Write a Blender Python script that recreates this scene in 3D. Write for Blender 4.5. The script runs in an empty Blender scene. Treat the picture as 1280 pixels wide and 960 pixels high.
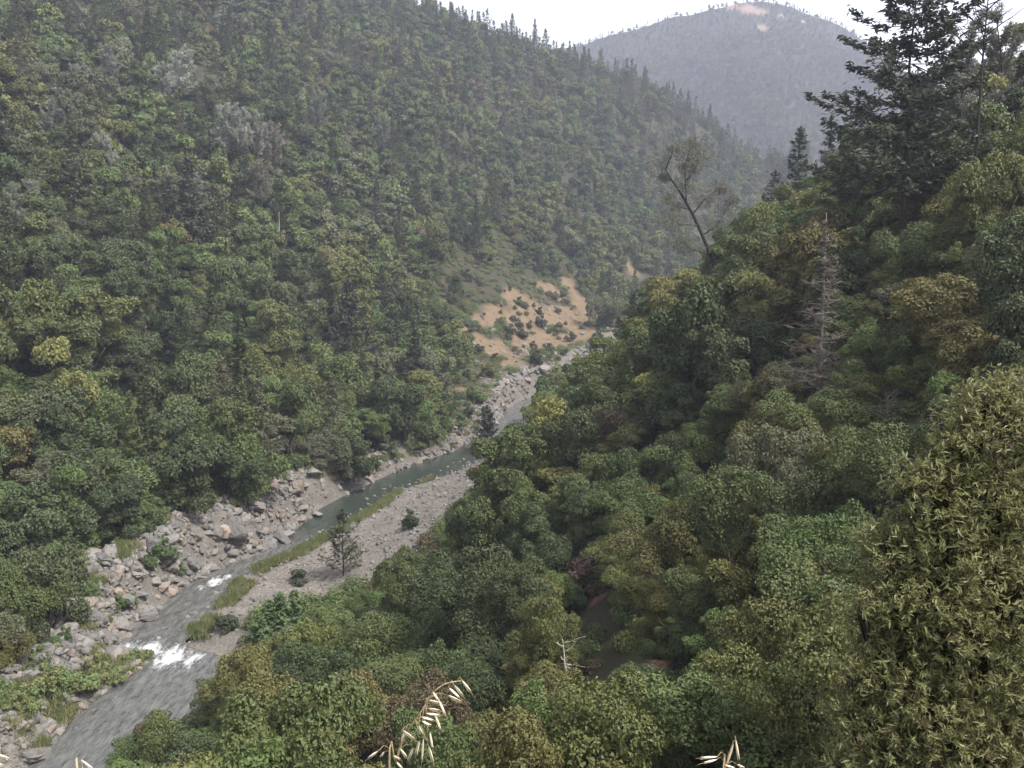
import bpy, bmesh, math, random
import numpy as np
from mathutils import Vector, Matrix
rng = np.random.default_rng(7)
random.seed(7)
R = math.radians
sc = bpy.context.scene

# ---------------------------------------------------------------- camera, sky, sun, exposure
EYE = 50.0                      # eye height above the river, metres
FPX = 1110.0                    # focal length in pixels of the 1280 px wide photo
PITCH = math.atan(180.0 / FPX)  # looking slightly down: horizon at y = 300
cam = bpy.data.cameras.new('camera'); camo = bpy.data.objects.new('camera', cam)
sc.collection.objects.link(camo); sc.camera = camo
camo.location = (0, 0, EYE); camo.rotation_euler = (math.pi / 2 - PITCH, 0, 0)
cam.sensor_width = 36; cam.lens = 36 * FPX / 1280
cam.clip_start = 0.05; cam.clip_end = 9000

SUN_EL, SUN_AZ = 58.0, 115.0    # azimuth clockwise from +Y
w = bpy.data.worlds.new('World'); sc.world = w; w.use_nodes = True
nt = w.node_tree; nt.nodes.clear()
sky = nt.nodes.new('ShaderNodeTexSky'); sky.sky_type = 'NISHITA'; sky.sun_disc = False
sky.sun_elevation = R(SUN_EL); sky.sun_rotation = R(SUN_AZ)
sky.air_density = 1.3; sky.dust_density = 6.0; sky.ozone_density = 1.0; sky.altitude = 300
hs = nt.nodes.new('ShaderNodeHueSaturation'); hs.inputs['Saturation'].default_value = 0.3
bg = nt.nodes.new('ShaderNodeBackground'); bg.inputs['Strength'].default_value = 0.15
wo = nt.nodes.new('ShaderNodeOutputWorld')
nt.links.new(sky.outputs[0], hs.inputs['Color']); nt.links.new(hs.outputs[0], bg.inputs[0]); nt.links.new(bg.outputs[0], wo.inputs[0])
sl = bpy.data.lights.new('sun', 'SUN'); sl.energy = 2.4; sl.angle = R(8); sl.color = (1.0, 0.93, 0.82)
slo = bpy.data.objects.new('sun', sl); sc.collection.objects.link(slo)
sd = Vector((math.sin(R(SUN_AZ)) * math.cos(R(SUN_EL)), math.cos(R(SUN_AZ)) * math.cos(R(SUN_EL)), math.sin(R(SUN_EL))))
slo.rotation_euler = sd.to_track_quat('Z', 'Y').to_euler()
vs = sc.view_settings; vs.view_transform = 'Standard'; vs.look = 'None'; vs.gamma = 1; vs.use_curve_mapping = False
vs.exposure = 1.5
cy = sc.cycles
cy.use_denoising = True; cy.max_bounces = 4; cy.diffuse_bounces = 2; cy.glossy_bounces = 2; cy.transmission_bounces = 2
cy.transparent_max_bounces = 4; cy.volume_bounces = 0; cy.sample_clamp_indirect = 4; cy.use_adaptive_sampling = True
cy.adaptive_threshold = 0.02
HAZE_DENSITY = 2.2e-4

# ---------------------------------------------------------------- pixel <-> place
ct, st = math.cos(PITCH), math.sin(PITCH)
def ray(px, py):                # direction with unit y
    p = (px - 640) / FPX; q = (480 - py) / FPX
    y = ct + q * st; z = -st + q * ct
    return p / y, z / y
def at(px, py, Y):
    dx, dz = ray(px, py); return (dx * Y, Y, EYE + dz * Y)
def on_plane(px, py, z=0.0):
    dx, dz = ray(px, py); Y = (z - EYE) / dz; return (dx * Y, Y)
def project(x, y, z):
    x, y, z = np.asarray(x, float), np.asarray(y, float), np.asarray(z, float)
    dz = z - EYE; dep = y * ct - dz * st; up = y * st + dz * ct
    dep = np.where(dep < 0.1, 0.1, dep)
    return 640 + FPX * x / dep, 480 - FPX * up / dep, dep

# ---------------------------------------------------------------- noise
def vnoise(x, y, seed=0):
    x = np.asarray(x, float); y = np.asarray(y, float)
    xi = np.floor(x); yi = np.floor(y); fx = x - xi; fy = y - yi
    fx = fx * fx * (3 - 2 * fx); fy = fy * fy * (3 - 2 * fy)
    def h(a, b):
        v = np.sin(a * 127.1 + b * 311.7 + seed * 74.7) * 43758.5453
        return v - np.floor(v)
    return (h(xi, yi) * (1 - fx) + h(xi + 1, yi) * fx) * (1 - fy) + (h(xi, yi + 1) * (1 - fx) + h(xi + 1, yi + 1) * fx) * fy
def fbm(x, y, o=4, seed=0):
    s = 0; a = 0.5; t = 0
    for i in range(o):
        s = s + a * vnoise(x * 2 ** i, y * 2 ** i, seed + i * 5); t += a; a *= 0.5
    return s / t

# ---------------------------------------------------------------- river course
BANKS = [((-140, 1075), (-20, 1150)), ((-40, 1010), (70, 1060)), ((40, 955), (135, 985)), ((90, 900), (215, 925)), ((133, 862), (262, 880)), ((180, 834), (325, 840)),
 ((150, 806), (258, 817)), ((160, 788), (224, 802)), ((190, 769), (245, 783)), ((222, 738), (283, 744)), ((264, 715), (316, 713)), ((315, 695), (352, 700)),
 ((352, 675), (390, 682)), ((376, 656), (440, 653)), ((402, 635), (467, 636)), ((457, 607), (505, 611)), ((520, 580), (562, 596)), ((570, 565), (592, 578)),
 ((598, 547), (638, 560)), ((625, 527), (664, 533)), ((638, 510), (678, 514)), ((666, 496), (702, 497)), ((712, 481), (745, 484)), ((760, 459), (786, 462))]
LB = [on_plane(*a) for a, b in BANKS]; RB = [on_plane(*b) for a, b in BANKS]
for (x, y) in ((85, 440), (135, 485), (215, 540), (330, 590), (600, 660)):
    LB.append((x - 5, y + 7)); RB.append((x + 5, y - 7))
LB = np.array(LB); RB = np.array(RB)
def resample(P, n=6):           # Catmull-Rom
    out = []
    for i in range(len(P) - 1):
        p0, p1, p2, p3 = P[max(i - 1, 0)], P[i], P[i + 1], P[min(i + 2, len(P) - 1)]
        for k in range(n):
            t = k / n
            out.append(0.5 * ((2 * p1) + (-p0 + p2) * t + (2 * p0 - 5 * p1 + 4 * p2 - p3) * t * t + (-p0 + 3 * p1 - 3 * p2 + p3) * t ** 3))
    out.append(P[-1]); return np.array(out)
LBs, RBs = resample(LB), resample(RB)
CL = (LBs + RBs) / 2; HW = np.linalg.norm(LBs - RBs, axis=1) / 2
SEG_A, SEG_B = CL[:-1:2], CL[2::2] if len(CL) % 2 else np.vstack([CL[2::2], CL[-1:]])
SEG_H = HW[:-1:2][:len(SEG_A)]; SEG_B = SEG_B[:len(SEG_A)]
def river(x, y):
    """signed gap to the water edge (negative = in the water), side (+1 = left bank), station"""
    P = np.stack([np.ravel(x), np.ravel(y)], 1).astype(float)
    best = np.full(len(P), 1e9); side = np.zeros(len(P)); stn = np.zeros(len(P))
    for i in range(len(SEG_A)):
        a, b = SEG_A[i], SEG_B[i]; d = b - a; L2 = d @ d
        if L2 < 1e-6: continue
        t = np.clip(((P - a) @ d) / L2, 0, 1)
        h = SEG_H[i]; h2 = SEG_H[min(i + 1, len(SEG_H) - 1)]
        q = P - (a + t[:, None] * d); gap = np.hypot(q[:, 0], q[:, 1]) - (h + (h2 - h) * t)
        m = gap < best; best[m] = gap[m]
        side[m] = np.sign(d[0] * q[m, 1] - d[1] * q[m, 0]); stn[m] = i + t[m]
    return best.reshape(np.shape(x)), side.reshape(np.shape(x)), stn.reshape(np.shape(x))

# ---------------------------------------------------------------- relief: smooth surface through measured points
CP = []
inv = {-250: [3.2, 4.0, 4.9, 5.8, 6.8, 7.8, 8.8, 9.8], 0: [2.6, 3.3, 4.1, 4.9, 5.8, 6.7, 7.6, 8.35], 150: [2.2, 2.8, 3.5, 4.2, 5.0, 5.8, 6.6],
       300: [1.83, 2.35, 2.9, 3.5, 4.2, 5.0, 5.75], 450: [1.52, 1.93, 2.4, 2.9, 3.5, 4.25], 600: [None, 1.6, 1.95, 2.35, 2.85], 700: [None, 1.45, 1.7, 2.0, 2.5],
       800: [None, None, 1.45, 1.75, 2.15], 880: [None, None, 1.3, 1.5]}
for px, col in inv.items():
    for k, v in enumerate(col):
        if v: CP.append(at(px, 100 * k, 1000 / v))
RIDGE = [(300, -130, 800), (420, -38, 790), (510, 30, 770), (580, 49, 750), (640, 63, 740), (720, 92, 750), (800, 118, 770), (870, 156, 790), (935, 210, 800)]
for px, py, Y in RIDGE:
    CP.append(at(px, py, Y)); x, y, z = at(px, py, Y); CP.append((x * 1.2, y * 1.25, z - 90)); CP.append((x * 1.45, y * 1.5, z - 190))
CP += [at(985, 268, 800), at(1050, 300, 790), at(1150, 325, 800), at(1300, 335, 860), at(1000, 290, 950)]
CP += [at(-250, -150, 420), at(0, -150, 560), at(-600, 300, 260), at(-600, 0, 360), at(-600, 600, 170), at(-600, -300, 600), at(150, -150, 680)]
for px, py, Y in [(300, 905, 84), (450, 805, 105), (500, 940, 68), (640, 960, 58), (640, 800, 80), (640, 700, 105), (600, 640, 130), (680, 560, 160), (760, 478, 182),
                  (830, 405, 190), (880, 345, 190), (940, 304, 190), (1000, 286, 180), (1060, 262, 165), (1150, 232, 145), (1280, 168, 132), (1500, 70, 130),
                  (900, 600, 90), (900, 450, 130), (1050, 500, 85), (1050, 350, 125), (1200, 400, 80), (1200, 280, 105), (900, 800, 60), (1050, 800, 48), (1050, 650, 62),
                  (1250, 600, 52), (1250, 800, 38), (900, 960, 42), (1200, 960, 32), (400, 1100, 55), (1500, 300, 80), (1600, 500, 50)]:
    CP.append(at(px, py, Y))
CP += [(0, 0, 48.3), (3, 0, 48.5), (-4, 0, 47.6), (0, 3, 47.3), (0, 12, 38.5), (8, 10, 40.0), (-10, 5, 42), (-20, 20, 28), (15, 20, 34.5), (12, 14, 38), (25, 0, 51), (50, 0, 62), (0, -12, 50),
       (-30, 40, 14), (-40, 0, 20), (-60, 30, 4), (60, -30, 72), (0, -40, 60), (-60, -40, 10), (110, 20, 82), (120, 70, 80),
       (60, 290, 10), (110, 290, 30), (160, 290, 55), (220, 240, 90), (90, 350, 4), (150, 400, 12), (250, 430, 50), (350, 400, 90), (300, 200, 120), (400, 550, 40), (300, 660, 60), (450, 760, 40),
       (250, 800, 150), (600, 600, 60), (600, 300, 220), (-150, 60, 20), (-160, 20, 40), (-220, 100, 80)]
for i in range(0, len(LB), 1):
    CP.append((LB[i][0], LB[i][1], 0.3)); CP.append((RB[i][0], RB[i][1], 0.3))
CP = np.array(CP)
SC_ = 100.0
def _k(r2): return 0.5 * r2 * np.log(r2 + 1e-9)
_P = CP[:, :2] / SC_; n_ = len(_P)
_K = _k(((_P[:, None] - _P[None]) ** 2).sum(-1)) + np.eye(n_) * 0.02
_A = np.zeros((n_ + 3, n_ + 3)); _A[:n_, :n_] = _K; _A[:n_, n_] = 1; _A[:n_, n_ + 1:] = _P; _A[n_, :n_] = 1; _A[n_ + 1:, :n_] = _P.T
_W = np.linalg.solve(_A, np.concatenate([CP[:, 2], np.zeros(3)]))
def smooth(e0, e1, x):
    t = np.clip((x - e0) / (e1 - e0), 0, 1); return t * t * (3 - 2 * t)
def height(x, y, fine=True):
    x = np.asarray(x, float); y = np.asarray(y, float)
    xs, ys = x.ravel() / SC_, y.ravel() / SC_
    z = np.empty(len(xs))
    for s in range(0, len(xs), 40000):
        e = slice(s, s + 40000)
        r2 = (xs[e, None] - _P[None, :, 0]) ** 2 + (ys[e, None] - _P[None, :, 1]) ** 2
        z[e] = _k(r2) @ _W[:n_] + _W[n_] + xs[e] * _W[n_ + 1] + ys[e] * _W[n_ + 2]
    z = z.reshape(x.shape)
    g, side, stn = river(x, y)
    z = z + np.clip(y, 0, 900) * 0.012 * (fbm(x / 70, y / 70, 3, 3) - 0.5) * smooth(10, 60, g)
    if fine:
        # broken bedrock on the left bank, cobble humps on the bar
        lb = (side > 0) * smooth(0, 2.5, g) * (1 - smooth(8, 16, g))
        z = z + lb * (fbm(x / 5, y / 5, 3, 11) * 4.2 - 0.8 + (fbm(x / 2.1, y / 2.1, 2, 13) - 0.5) * 1.6)
        z = z + (side < 0) * smooth(0, 4, g) * (1 - smooth(18, 30, g)) * (fbm(x / 6, y / 6, 3, 21) - 0.4) * 0.9
    amp = np.interp(stn / 3, [0, 3, 6, 8.5, 10, 13.5, 15, 17, 20, 22, 25, 28], [0, 0.5, 1.2, 3.0, 5.5, 5.5, 2.2, 2.0, 3.5, 5.5, 5, 0])
    z = z + (side > 0) * amp * smooth(0.2, 4.2, g + (fbm(x / 4, y / 4, 3, 15) - 0.5) * 3) * (1 - smooth(9, 34, g))
    z = np.where(g > 0, np.maximum(z, 0.12 + 0.05 * np.minimum(g, 30)), z)
    bed = -0.9; g = g - np.clip((y - 150) / 130, 0, 1) * 0.9
    z = np.where(g <= 0, np.minimum(z, 0.12 + (bed - 0.12) * smooth(0, 1.2, -g)), z)
    return z

# cached relief for quick look-ups
def hit(px, py, y0=20.0, y1=1200.0, lift=0.0):
    dx, dz = ray(px, py)
    Y = np.geomspace(y0, y1, 500); zz = height(dx * Y, Y) + lift; d = (EYE + dz * Y) - zz
    k = np.argmax(d < 0) if (d < 0).any() else len(Y) - 1
    if k > 0:
        t = d[k - 1] / (d[k - 1] - d[k] + 1e-9); yy = Y[k - 1] + t * (Y[k] - Y[k - 1])
    else: yy = Y[0]
    return dx * yy, yy

# ---------------------------------------------------------------- mesh and material helpers
def mesh_np(name, V, F, mat=None, smooth_=False, attrs=None):
    """V (n,3); F: int array (m,k) or list of faces"""
    me = bpy.data.meshes.new(name)
    V = np.asarray(V, np.float32)
    if isinstance(F, np.ndarray):
        m, k = F.shape
        me.vertices.add(len(V)); me.vertices.foreach_set('co', V.ravel())
        me.loops.add(m * k); me.loops.foreach_set('vertex_index', F.ravel().astype(np.int32))
        me.polygons.add(m); me.polygons.foreach_set('loop_start', np.arange(0, m * k, k, dtype=np.int32))
        me.polygons.foreach_set('loop_total', np.full(m, k, np.int32))
        me.update(calc_edges=True)
    else:
        me.from_pydata([tuple(v) for v in V], [], F)
    me.polygons.foreach_set('use_smooth', np.full(len(me.polygons), smooth_))
    for an, (dom, typ, val) in (attrs or {}).items():
        a = me.attributes.new(an, typ, dom)
        a.data.foreach_set('color' if 'COLOR' in typ else 'vector' if 'VECTOR' in typ else 'value', np.asarray(val).ravel())
    if mat: me.materials.append(mat)
    me.update(); me.validate()
    return me
def obj(name, me, parent=None, loc=None, rot=None, scale=None):
    o = bpy.data.objects.new(name, me); sc.collection.objects.link(o)
    if parent: o.parent = parent
    if loc is not None: o.location = loc
    if rot is not None: o.rotation_euler = rot
    if scale is not None: o.scale = scale if hasattr(scale, '__len__') else (scale,) * 3
    return o
def tag(o, label=None, cat=None, group=None, kind=None):
    if label: o['label'] = label
    if cat: o['category'] = cat
    if group: o['group'] = group
    if kind: o['kind'] = kind
    return o

class NT:
    def __init__(s, name):
        s.m = bpy.data.materials.new(name); s.m.use_nodes = True; s.t = s.m.node_tree; s.t.nodes.clear()
        s.out = s.n('OutputMaterial')
    def n(s, typ, **kw):
        nd = s.t.nodes.new('ShaderNode' + typ)
        for k, v in kw.items():
            if k.startswith('i_'): nd.inputs[k[2:].replace('_', ' ')].default_value = v
            else: setattr(nd, k, v)
        return nd
    def l(s, a, b): s.t.links.new(a, b)
    def mixc(s, fac, a, b, mode='MIX'):
        nd = s.n('Mix', data_type='RGBA', blend_type=mode)
        for i, v in ((0, fac), (6, a), (7, b)):
            if hasattr(v, 'is_linked'): s.l(v, nd.inputs[i])
            else: nd.inputs[i].default_value = v if i == 0 else (*v[:3], 1)
        return nd.outputs[2]
    def math(s, op, a, b=None, c=None):
        nd = s.n('Math', operation=op)
        for i, v in enumerate((a, b, c)):
            if v is None: continue
            if hasattr(v, 'is_linked'): s.l(v, nd.inputs[i])
            else: nd.inputs[i].default_value = v
        return nd.outputs[0]
    def noise(s, scale, detail=4, rough=0.55, vec=None, coord='Object'):
        nd = s.n('TexNoise'); nd.inputs['Scale'].default_value = scale; nd.inputs['Detail'].default_value = detail; nd.inputs['Roughness'].default_value = rough
        if vec is None:
            tc = s.n('TexCoord'); vec = tc.outputs[coord]
        s.l(vec, nd.inputs['Vector']); return nd.outputs[0]
    def ramp(s, fac, stops):
        nd = s.n('ValToRGB'); e = nd.color_ramp.elements
        while len(e) < len(stops): e.new(0.5)
        for el, (p, c) in zip(e, stops): el.position = p; el.color = (*c[:3], 1)
        s.l(fac, nd.inputs[0]); return nd.outputs[0]
    def attr(s, name, typ='GEOMETRY'):
        nd = s.n('Attribute', attribute_name=name, attribute_type=typ); return nd
    def principled(s, col, rough=0.7, spec=0.3, bump=None, bstr=0.3, bdist=0.1):
        p = s.n('BsdfPrincipled')
        if hasattr(col, 'is_linked'): s.l(col, p.inputs['Base Color'])
        else: p.inputs['Base Color'].default_value = (*col, 1)
        if hasattr(rough, 'is_linked'): s.l(rough, p.inputs['Roughness'])
        else: p.inputs['Roughness'].default_value = rough
        p.inputs['Specular IOR Level'].default_value = spec
        if bump is not None:
            b = s.n('Bump'); b.inputs['Strength'].default_value = bstr; b.inputs['Distance'].default_value = bdist
            s.l(bump, b.inputs['Height']); s.l(b.outputs[0], p.inputs['Normal'])
        return p
    def done(s, sh): s.l(sh.outputs[0], s.out.inputs['Surface']); return s.m

def foliage_mat(name, source, gloss=0.25, rough=0.55, trans=0.22):
    t = NT(name)
    if source == 'object': tone = t.n('ObjectInfo').outputs['Color']
    elif source == 'instancer': tone = t.attr('tone', 'INSTANCER').outputs['Color']
    else: tone = t.n('RGB'); tone.outputs[0].default_value = (*source, 1); tone = tone.outputs[0]
    lf = t.attr('leaf').outputs['Fac']                        # each leaf differs a little
    c = t.mixc(t.math('MULTIPLY', lf, 0.40), tone, (0.5, 0.5, 0.5), 'MULTIPLY')
    warm = t.mixc(t.math('GREATER_THAN', lf, 0.965), c, (0.10, 0.085, 0.045))
    hsv = t.n('HueSaturation'); t.l(warm, hsv.inputs['Color'])
    t.l(t.math('MULTIPLY_ADD', lf, 0.4, 0.97), hsv.inputs['Value'])
    p = t.principled(hsv.outputs[0], rough, gloss)
    tr = t.n('BsdfTranslucent'); t.l(hsv.outputs[0], tr.inputs[0])
    mx = t.n('MixShader'); mx.inputs[0].default_value = trans; t.l(p.outputs[0], mx.inputs[1]); t.l(tr.outputs[0], mx.inputs[2])
    return t.done(mx)
M_leaf = foliage_mat('foliage', 'object')
M_leaf_far = foliage_mat('foliage_far', 'instancer')

def bark_mat(name, a, b, sc_=(6, 6, 1.2)):
    t = NT(name); tc = t.n('TexCoord'); mp = t.n('Mapping'); mp.inputs['Scale'].default_value = sc_
    t.l(tc.outputs['Object'], mp.inputs['Vector'])
    n = t.noise(1.5, 5, 0.65, mp.outputs[0]); c = t.ramp(n, [(0.3, a), (0.7, b)])
    return t.done(t.principled(c, 0.85, 0.2, n, 0.6, 0.05))
M_bark = bark_mat('bark', (0.035, 0.028, 0.022), (0.10, 0.085, 0.07))
M_bark_black = bark_mat('dark_bark', (0.012, 0.010, 0.009), (0.04, 0.032, 0.028))
M_dead = bark_mat('dead_wood', (0.16, 0.13, 0.11), (0.33, 0.29, 0.26))
M_dead_brown = bark_mat('brown_dead_wood', (0.085, 0.073, 0.063), (0.195, 0.168, 0.145))
M_dead_white = bark_mat('bleached_wood', (0.32, 0.29, 0.25), (0.55, 0.50, 0.43))

def rock_mat(name, dark, light, tan):
    t = NT(name); oi = t.n('ObjectInfo'); tc = t.n('TexCoord')
    ad = t.n('VectorMath', operation='ADD'); t.l(tc.outputs['Object'], ad.inputs[0]); t.l(oi.outputs['Random'], ad.inputs[1])
    n1 = t.noise(2.2, 6, 0.65, ad.outputs[0]); n2 = t.noise(7, 5, 0.7, ad.outputs[0]); n3 = t.noise(0.9, 3, 0.5, ad.outputs[0])
    c = t.ramp(n1, [(0.28, dark), (0.5, light), (0.75, tuple(v * 1.12 for v in light))])
    c = t.mixc(t.ramp(n3, [(0.45, (0, 0, 0)), (0.62, (0.8, 0.8, 0.8))]), c, tan)
    c = t.mixc(t.math('MULTIPLY', t.math('GREATER_THAN', n2, 0.62), 0.5), c, tuple(v * 0.5 for v in dark))
    hsv = t.n('HueSaturation'); t.l(c, hsv.inputs['Color']); t.l(t.math('MULTIPLY_ADD', oi.outputs['Random'], 0.55, 0.7), hsv.inputs['Value'])
    return t.done(t.principled(hsv.outputs[0], 0.85, 0.25, n2, 0.7, 0.08))
M_rock = rock_mat('grey_rock', (0.042, 0.041, 0.040), (0.125, 0.122, 0.118), (0.135, 0.122, 0.108))
M_rock_tan = rock_mat('tan_rock', (0.065, 0.056, 0.048), (0.165, 0.147, 0.13), (0.15, 0.115, 0.09))

# ---------------------------------------------------------------- leaf-cloud builders
def unit(v): return v / (np.linalg.norm(v, axis=-1, keepdims=True) + 1e-9)
def leaf_quads(pos, nrm, size, aspect=0.55, axis=None, r=rng):
    n = len(pos); nrm = unit(nrm)
    a = axis if axis is not None else r.normal(size=(n, 3))
    u = unit(a - nrm * (a * nrm).sum(1, keepdims=True)); v = np.cross(nrm, u)
    s = np.asarray(size).reshape(-1, 1) * np.ones((n, 1)) if np.ndim(size) else np.full((n, 1), size)
    V = np.stack([pos - u * s, pos + v * s * aspect - u * s * 0.1, pos + u * s, pos - v * s * aspect - u * s * 0.1], 1)
    V[:, 1] += nrm * s * 0.18; V[:, 3] += nrm * s * 0.18
    return V.reshape(-1, 3), np.arange(4 * n).reshape(n, 4)
def sphere_dirs(n, r=rng): return unit(r.normal(size=(n, 3)))

def oak_crown(seed, n, size, mat, flat=1.0, spread=1.0, lobes=18, open_=0.0):
    """crown of radius ~1 whose foot is at z=0: lobes of leaf sprays over an uneven dome"""
    r = np.random.default_rng(seed)
    C = []; S = []
    nl = max(4, int(lobes * 0.42)); off = r.normal(size=2) * 0.12
    for k in range(nl):                         # limbs, each ending in a bunch of leaf clumps of its own
        az = 6.283 * (k + r.uniform(-.45, .45)) / nl; el = r.uniform(0.25, 1.35) if k else 1.45
        L = r.uniform(0.55, 1.08); tip = np.array([math.cos(az) * math.cos(el) * L * spread + off[0], math.sin(az) * math.cos(el) * L * spread + off[1], (0.55 + math.sin(el) * L * 1.0) * flat])
        rk_ = r.uniform(0.20, 0.36); C.append(tip); S.append(rk_)
        for q in range(r.integers(2, 5)):
            d = unit(r.normal(size=3)); C.append(tip + d * np.array([1, 1, 0.8]) * rk_ * r.uniform(0.8, 1.25)); S.append(rk_ * r.uniform(0.42, 0.8))
        C.append(tip * np.array([0.62, 0.62, 0.66])); S.append(r.uniform(0.22, 0.34))
    for k in range(4):                          # skirt
        az = r.uniform(0, 6.283); C.append(np.array([math.cos(az) * 0.62, math.sin(az) * 0.62, 0.34])); S.append(r.uniform(0.2, 0.32))
    C = np.array(C); S = np.array(S)
    P = []; N = []; T = []
    wts = S ** 2 / (S ** 2).sum()
    for k in range(len(C)):
        m = int(n * wts[k] * 1.7) + 4
        d = sphere_dirs(m, r)
        d = d[d[:, 2] > -0.45 + 0.3 * r.random(len(d))]
        # sub-clumps inside each lobe: leaves gather around random knots
        kn = sphere_dirs(int(9 + 20 * S[k]), r); near = (d @ kn.T); best = near.max(1); which = near.argmax(1)
        rr = S[k] * (0.74 + 0.34 * smooth(0.72, 0.99, best) + 0.10 * r.normal(size=len(d)))
        p = C[k] + d * rr[:, None] * np.array([1, 1, 0.85])
        keep = np.ones(len(p), bool)
        for j in range(len(C)):
            if j != k: keep &= np.linalg.norm((p - C[j]) / np.array([1, 1, 0.85]), axis=1) > S[j] * 0.78
        keep &= r.random(len(p)) > open_
        p, d2 = p[keep], d[keep]
        P.append(p); N.append(unit(d2 * 0.75 + np.array([0, 0, 0.35]) + r.normal(size=p.shape) * 0.5))
        tint = r.random(len(kn))[which[keep]] * 0.4 + r.uniform(0, 0.3)
        T.append(np.clip(tint + r.random(len(p)) * 0.35, 0, 1))
    P = np.vstack(P); N = np.vstack(N); T = np.concatenate(T)
    sz = size * r.uniform(0.65, 1.35, len(P))
    V, F = leaf_quads(P, N, sz, 0.6, r=r)
    return mesh_np('crown', V, F, mat, attrs={'leaf': ('FACE', 'FLOAT', T)})

def tube(pts, rad, sides=6):
    pts = [Vector(p) for p in pts]; V = []; F = []
    for i, p in enumerate(pts):
        d = (pts[min(i + 1, len(pts) - 1)] - pts[max(i - 1, 0)]).normalized()
        a = d.orthogonal().normalized(); b = d.cross(a)
        rr = rad[i] if hasattr(rad, '__len__') else rad
        for k in range(sides):
            t = 2 * math.pi * k / sides; V.append(p + a * math.cos(t) * rr + b * math.sin(t) * rr)
    for i in range(len(pts) - 1):
        for k in range(sides):
            k2 = (k + 1) % sides; F.append((i * sides + k, i * sides + k2, (i + 1) * sides + k2, (i + 1) * sides + k))
    F.append(tuple(range(sides))[::-1]); F.append(tuple((len(pts) - 1) * sides + k for k in range(sides)))
    return V, F
def join(parts):
    V = []; F = []
    for v, f in parts:
        o = len(V); V += [tuple(x) for x in v]; F += [tuple(i + o for i in q) for q in f]
    return V, F
def limb(p, d, L, r0, rnd, bend=0.25, n=5, up=0.1, r1=None):
    pts = [Vector(p)]; d = Vector(d).normalized()
    for i in range(n):
        d = (d + Vector((rnd.uniform(-bend, bend), rnd.uniform(-bend, bend), rnd.uniform(-bend, bend) + up))).normalized()
        pts.append(pts[-1] + d * (L / n))
    r1 = r0 * 0.35 if r1 is None else r1
    return pts, [r0 + (r1 - r0) * i / n for i in range(n + 1)]
def oak_trunk(seed, mat, r0=0.055):
    rnd = random.Random(seed); parts = []
    pts, rad = limb((0, 0, -0.25), (rnd.uniform(-.15, .15), rnd.uniform(-.15, .15), 1), 1.0, r0, rnd, 0.12, 5, 0.1, r0 * 0.7); parts.append(tube(pts, rad, 7))
    for k in range(5):
        q = pts[2 + k % 4]; a = rnd.uniform(0, 6.28)
        p2, r2 = limb(q, (math.cos(a), math.sin(a), 0.9), rnd.uniform(0.6, 0.9), r0 * 0.55, rnd, 0.25, 4, 0.12); parts.append(tube(p2, r2, 5))
    V, F = join(parts); return mesh_np('trunk', V, F, mat, True)

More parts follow.
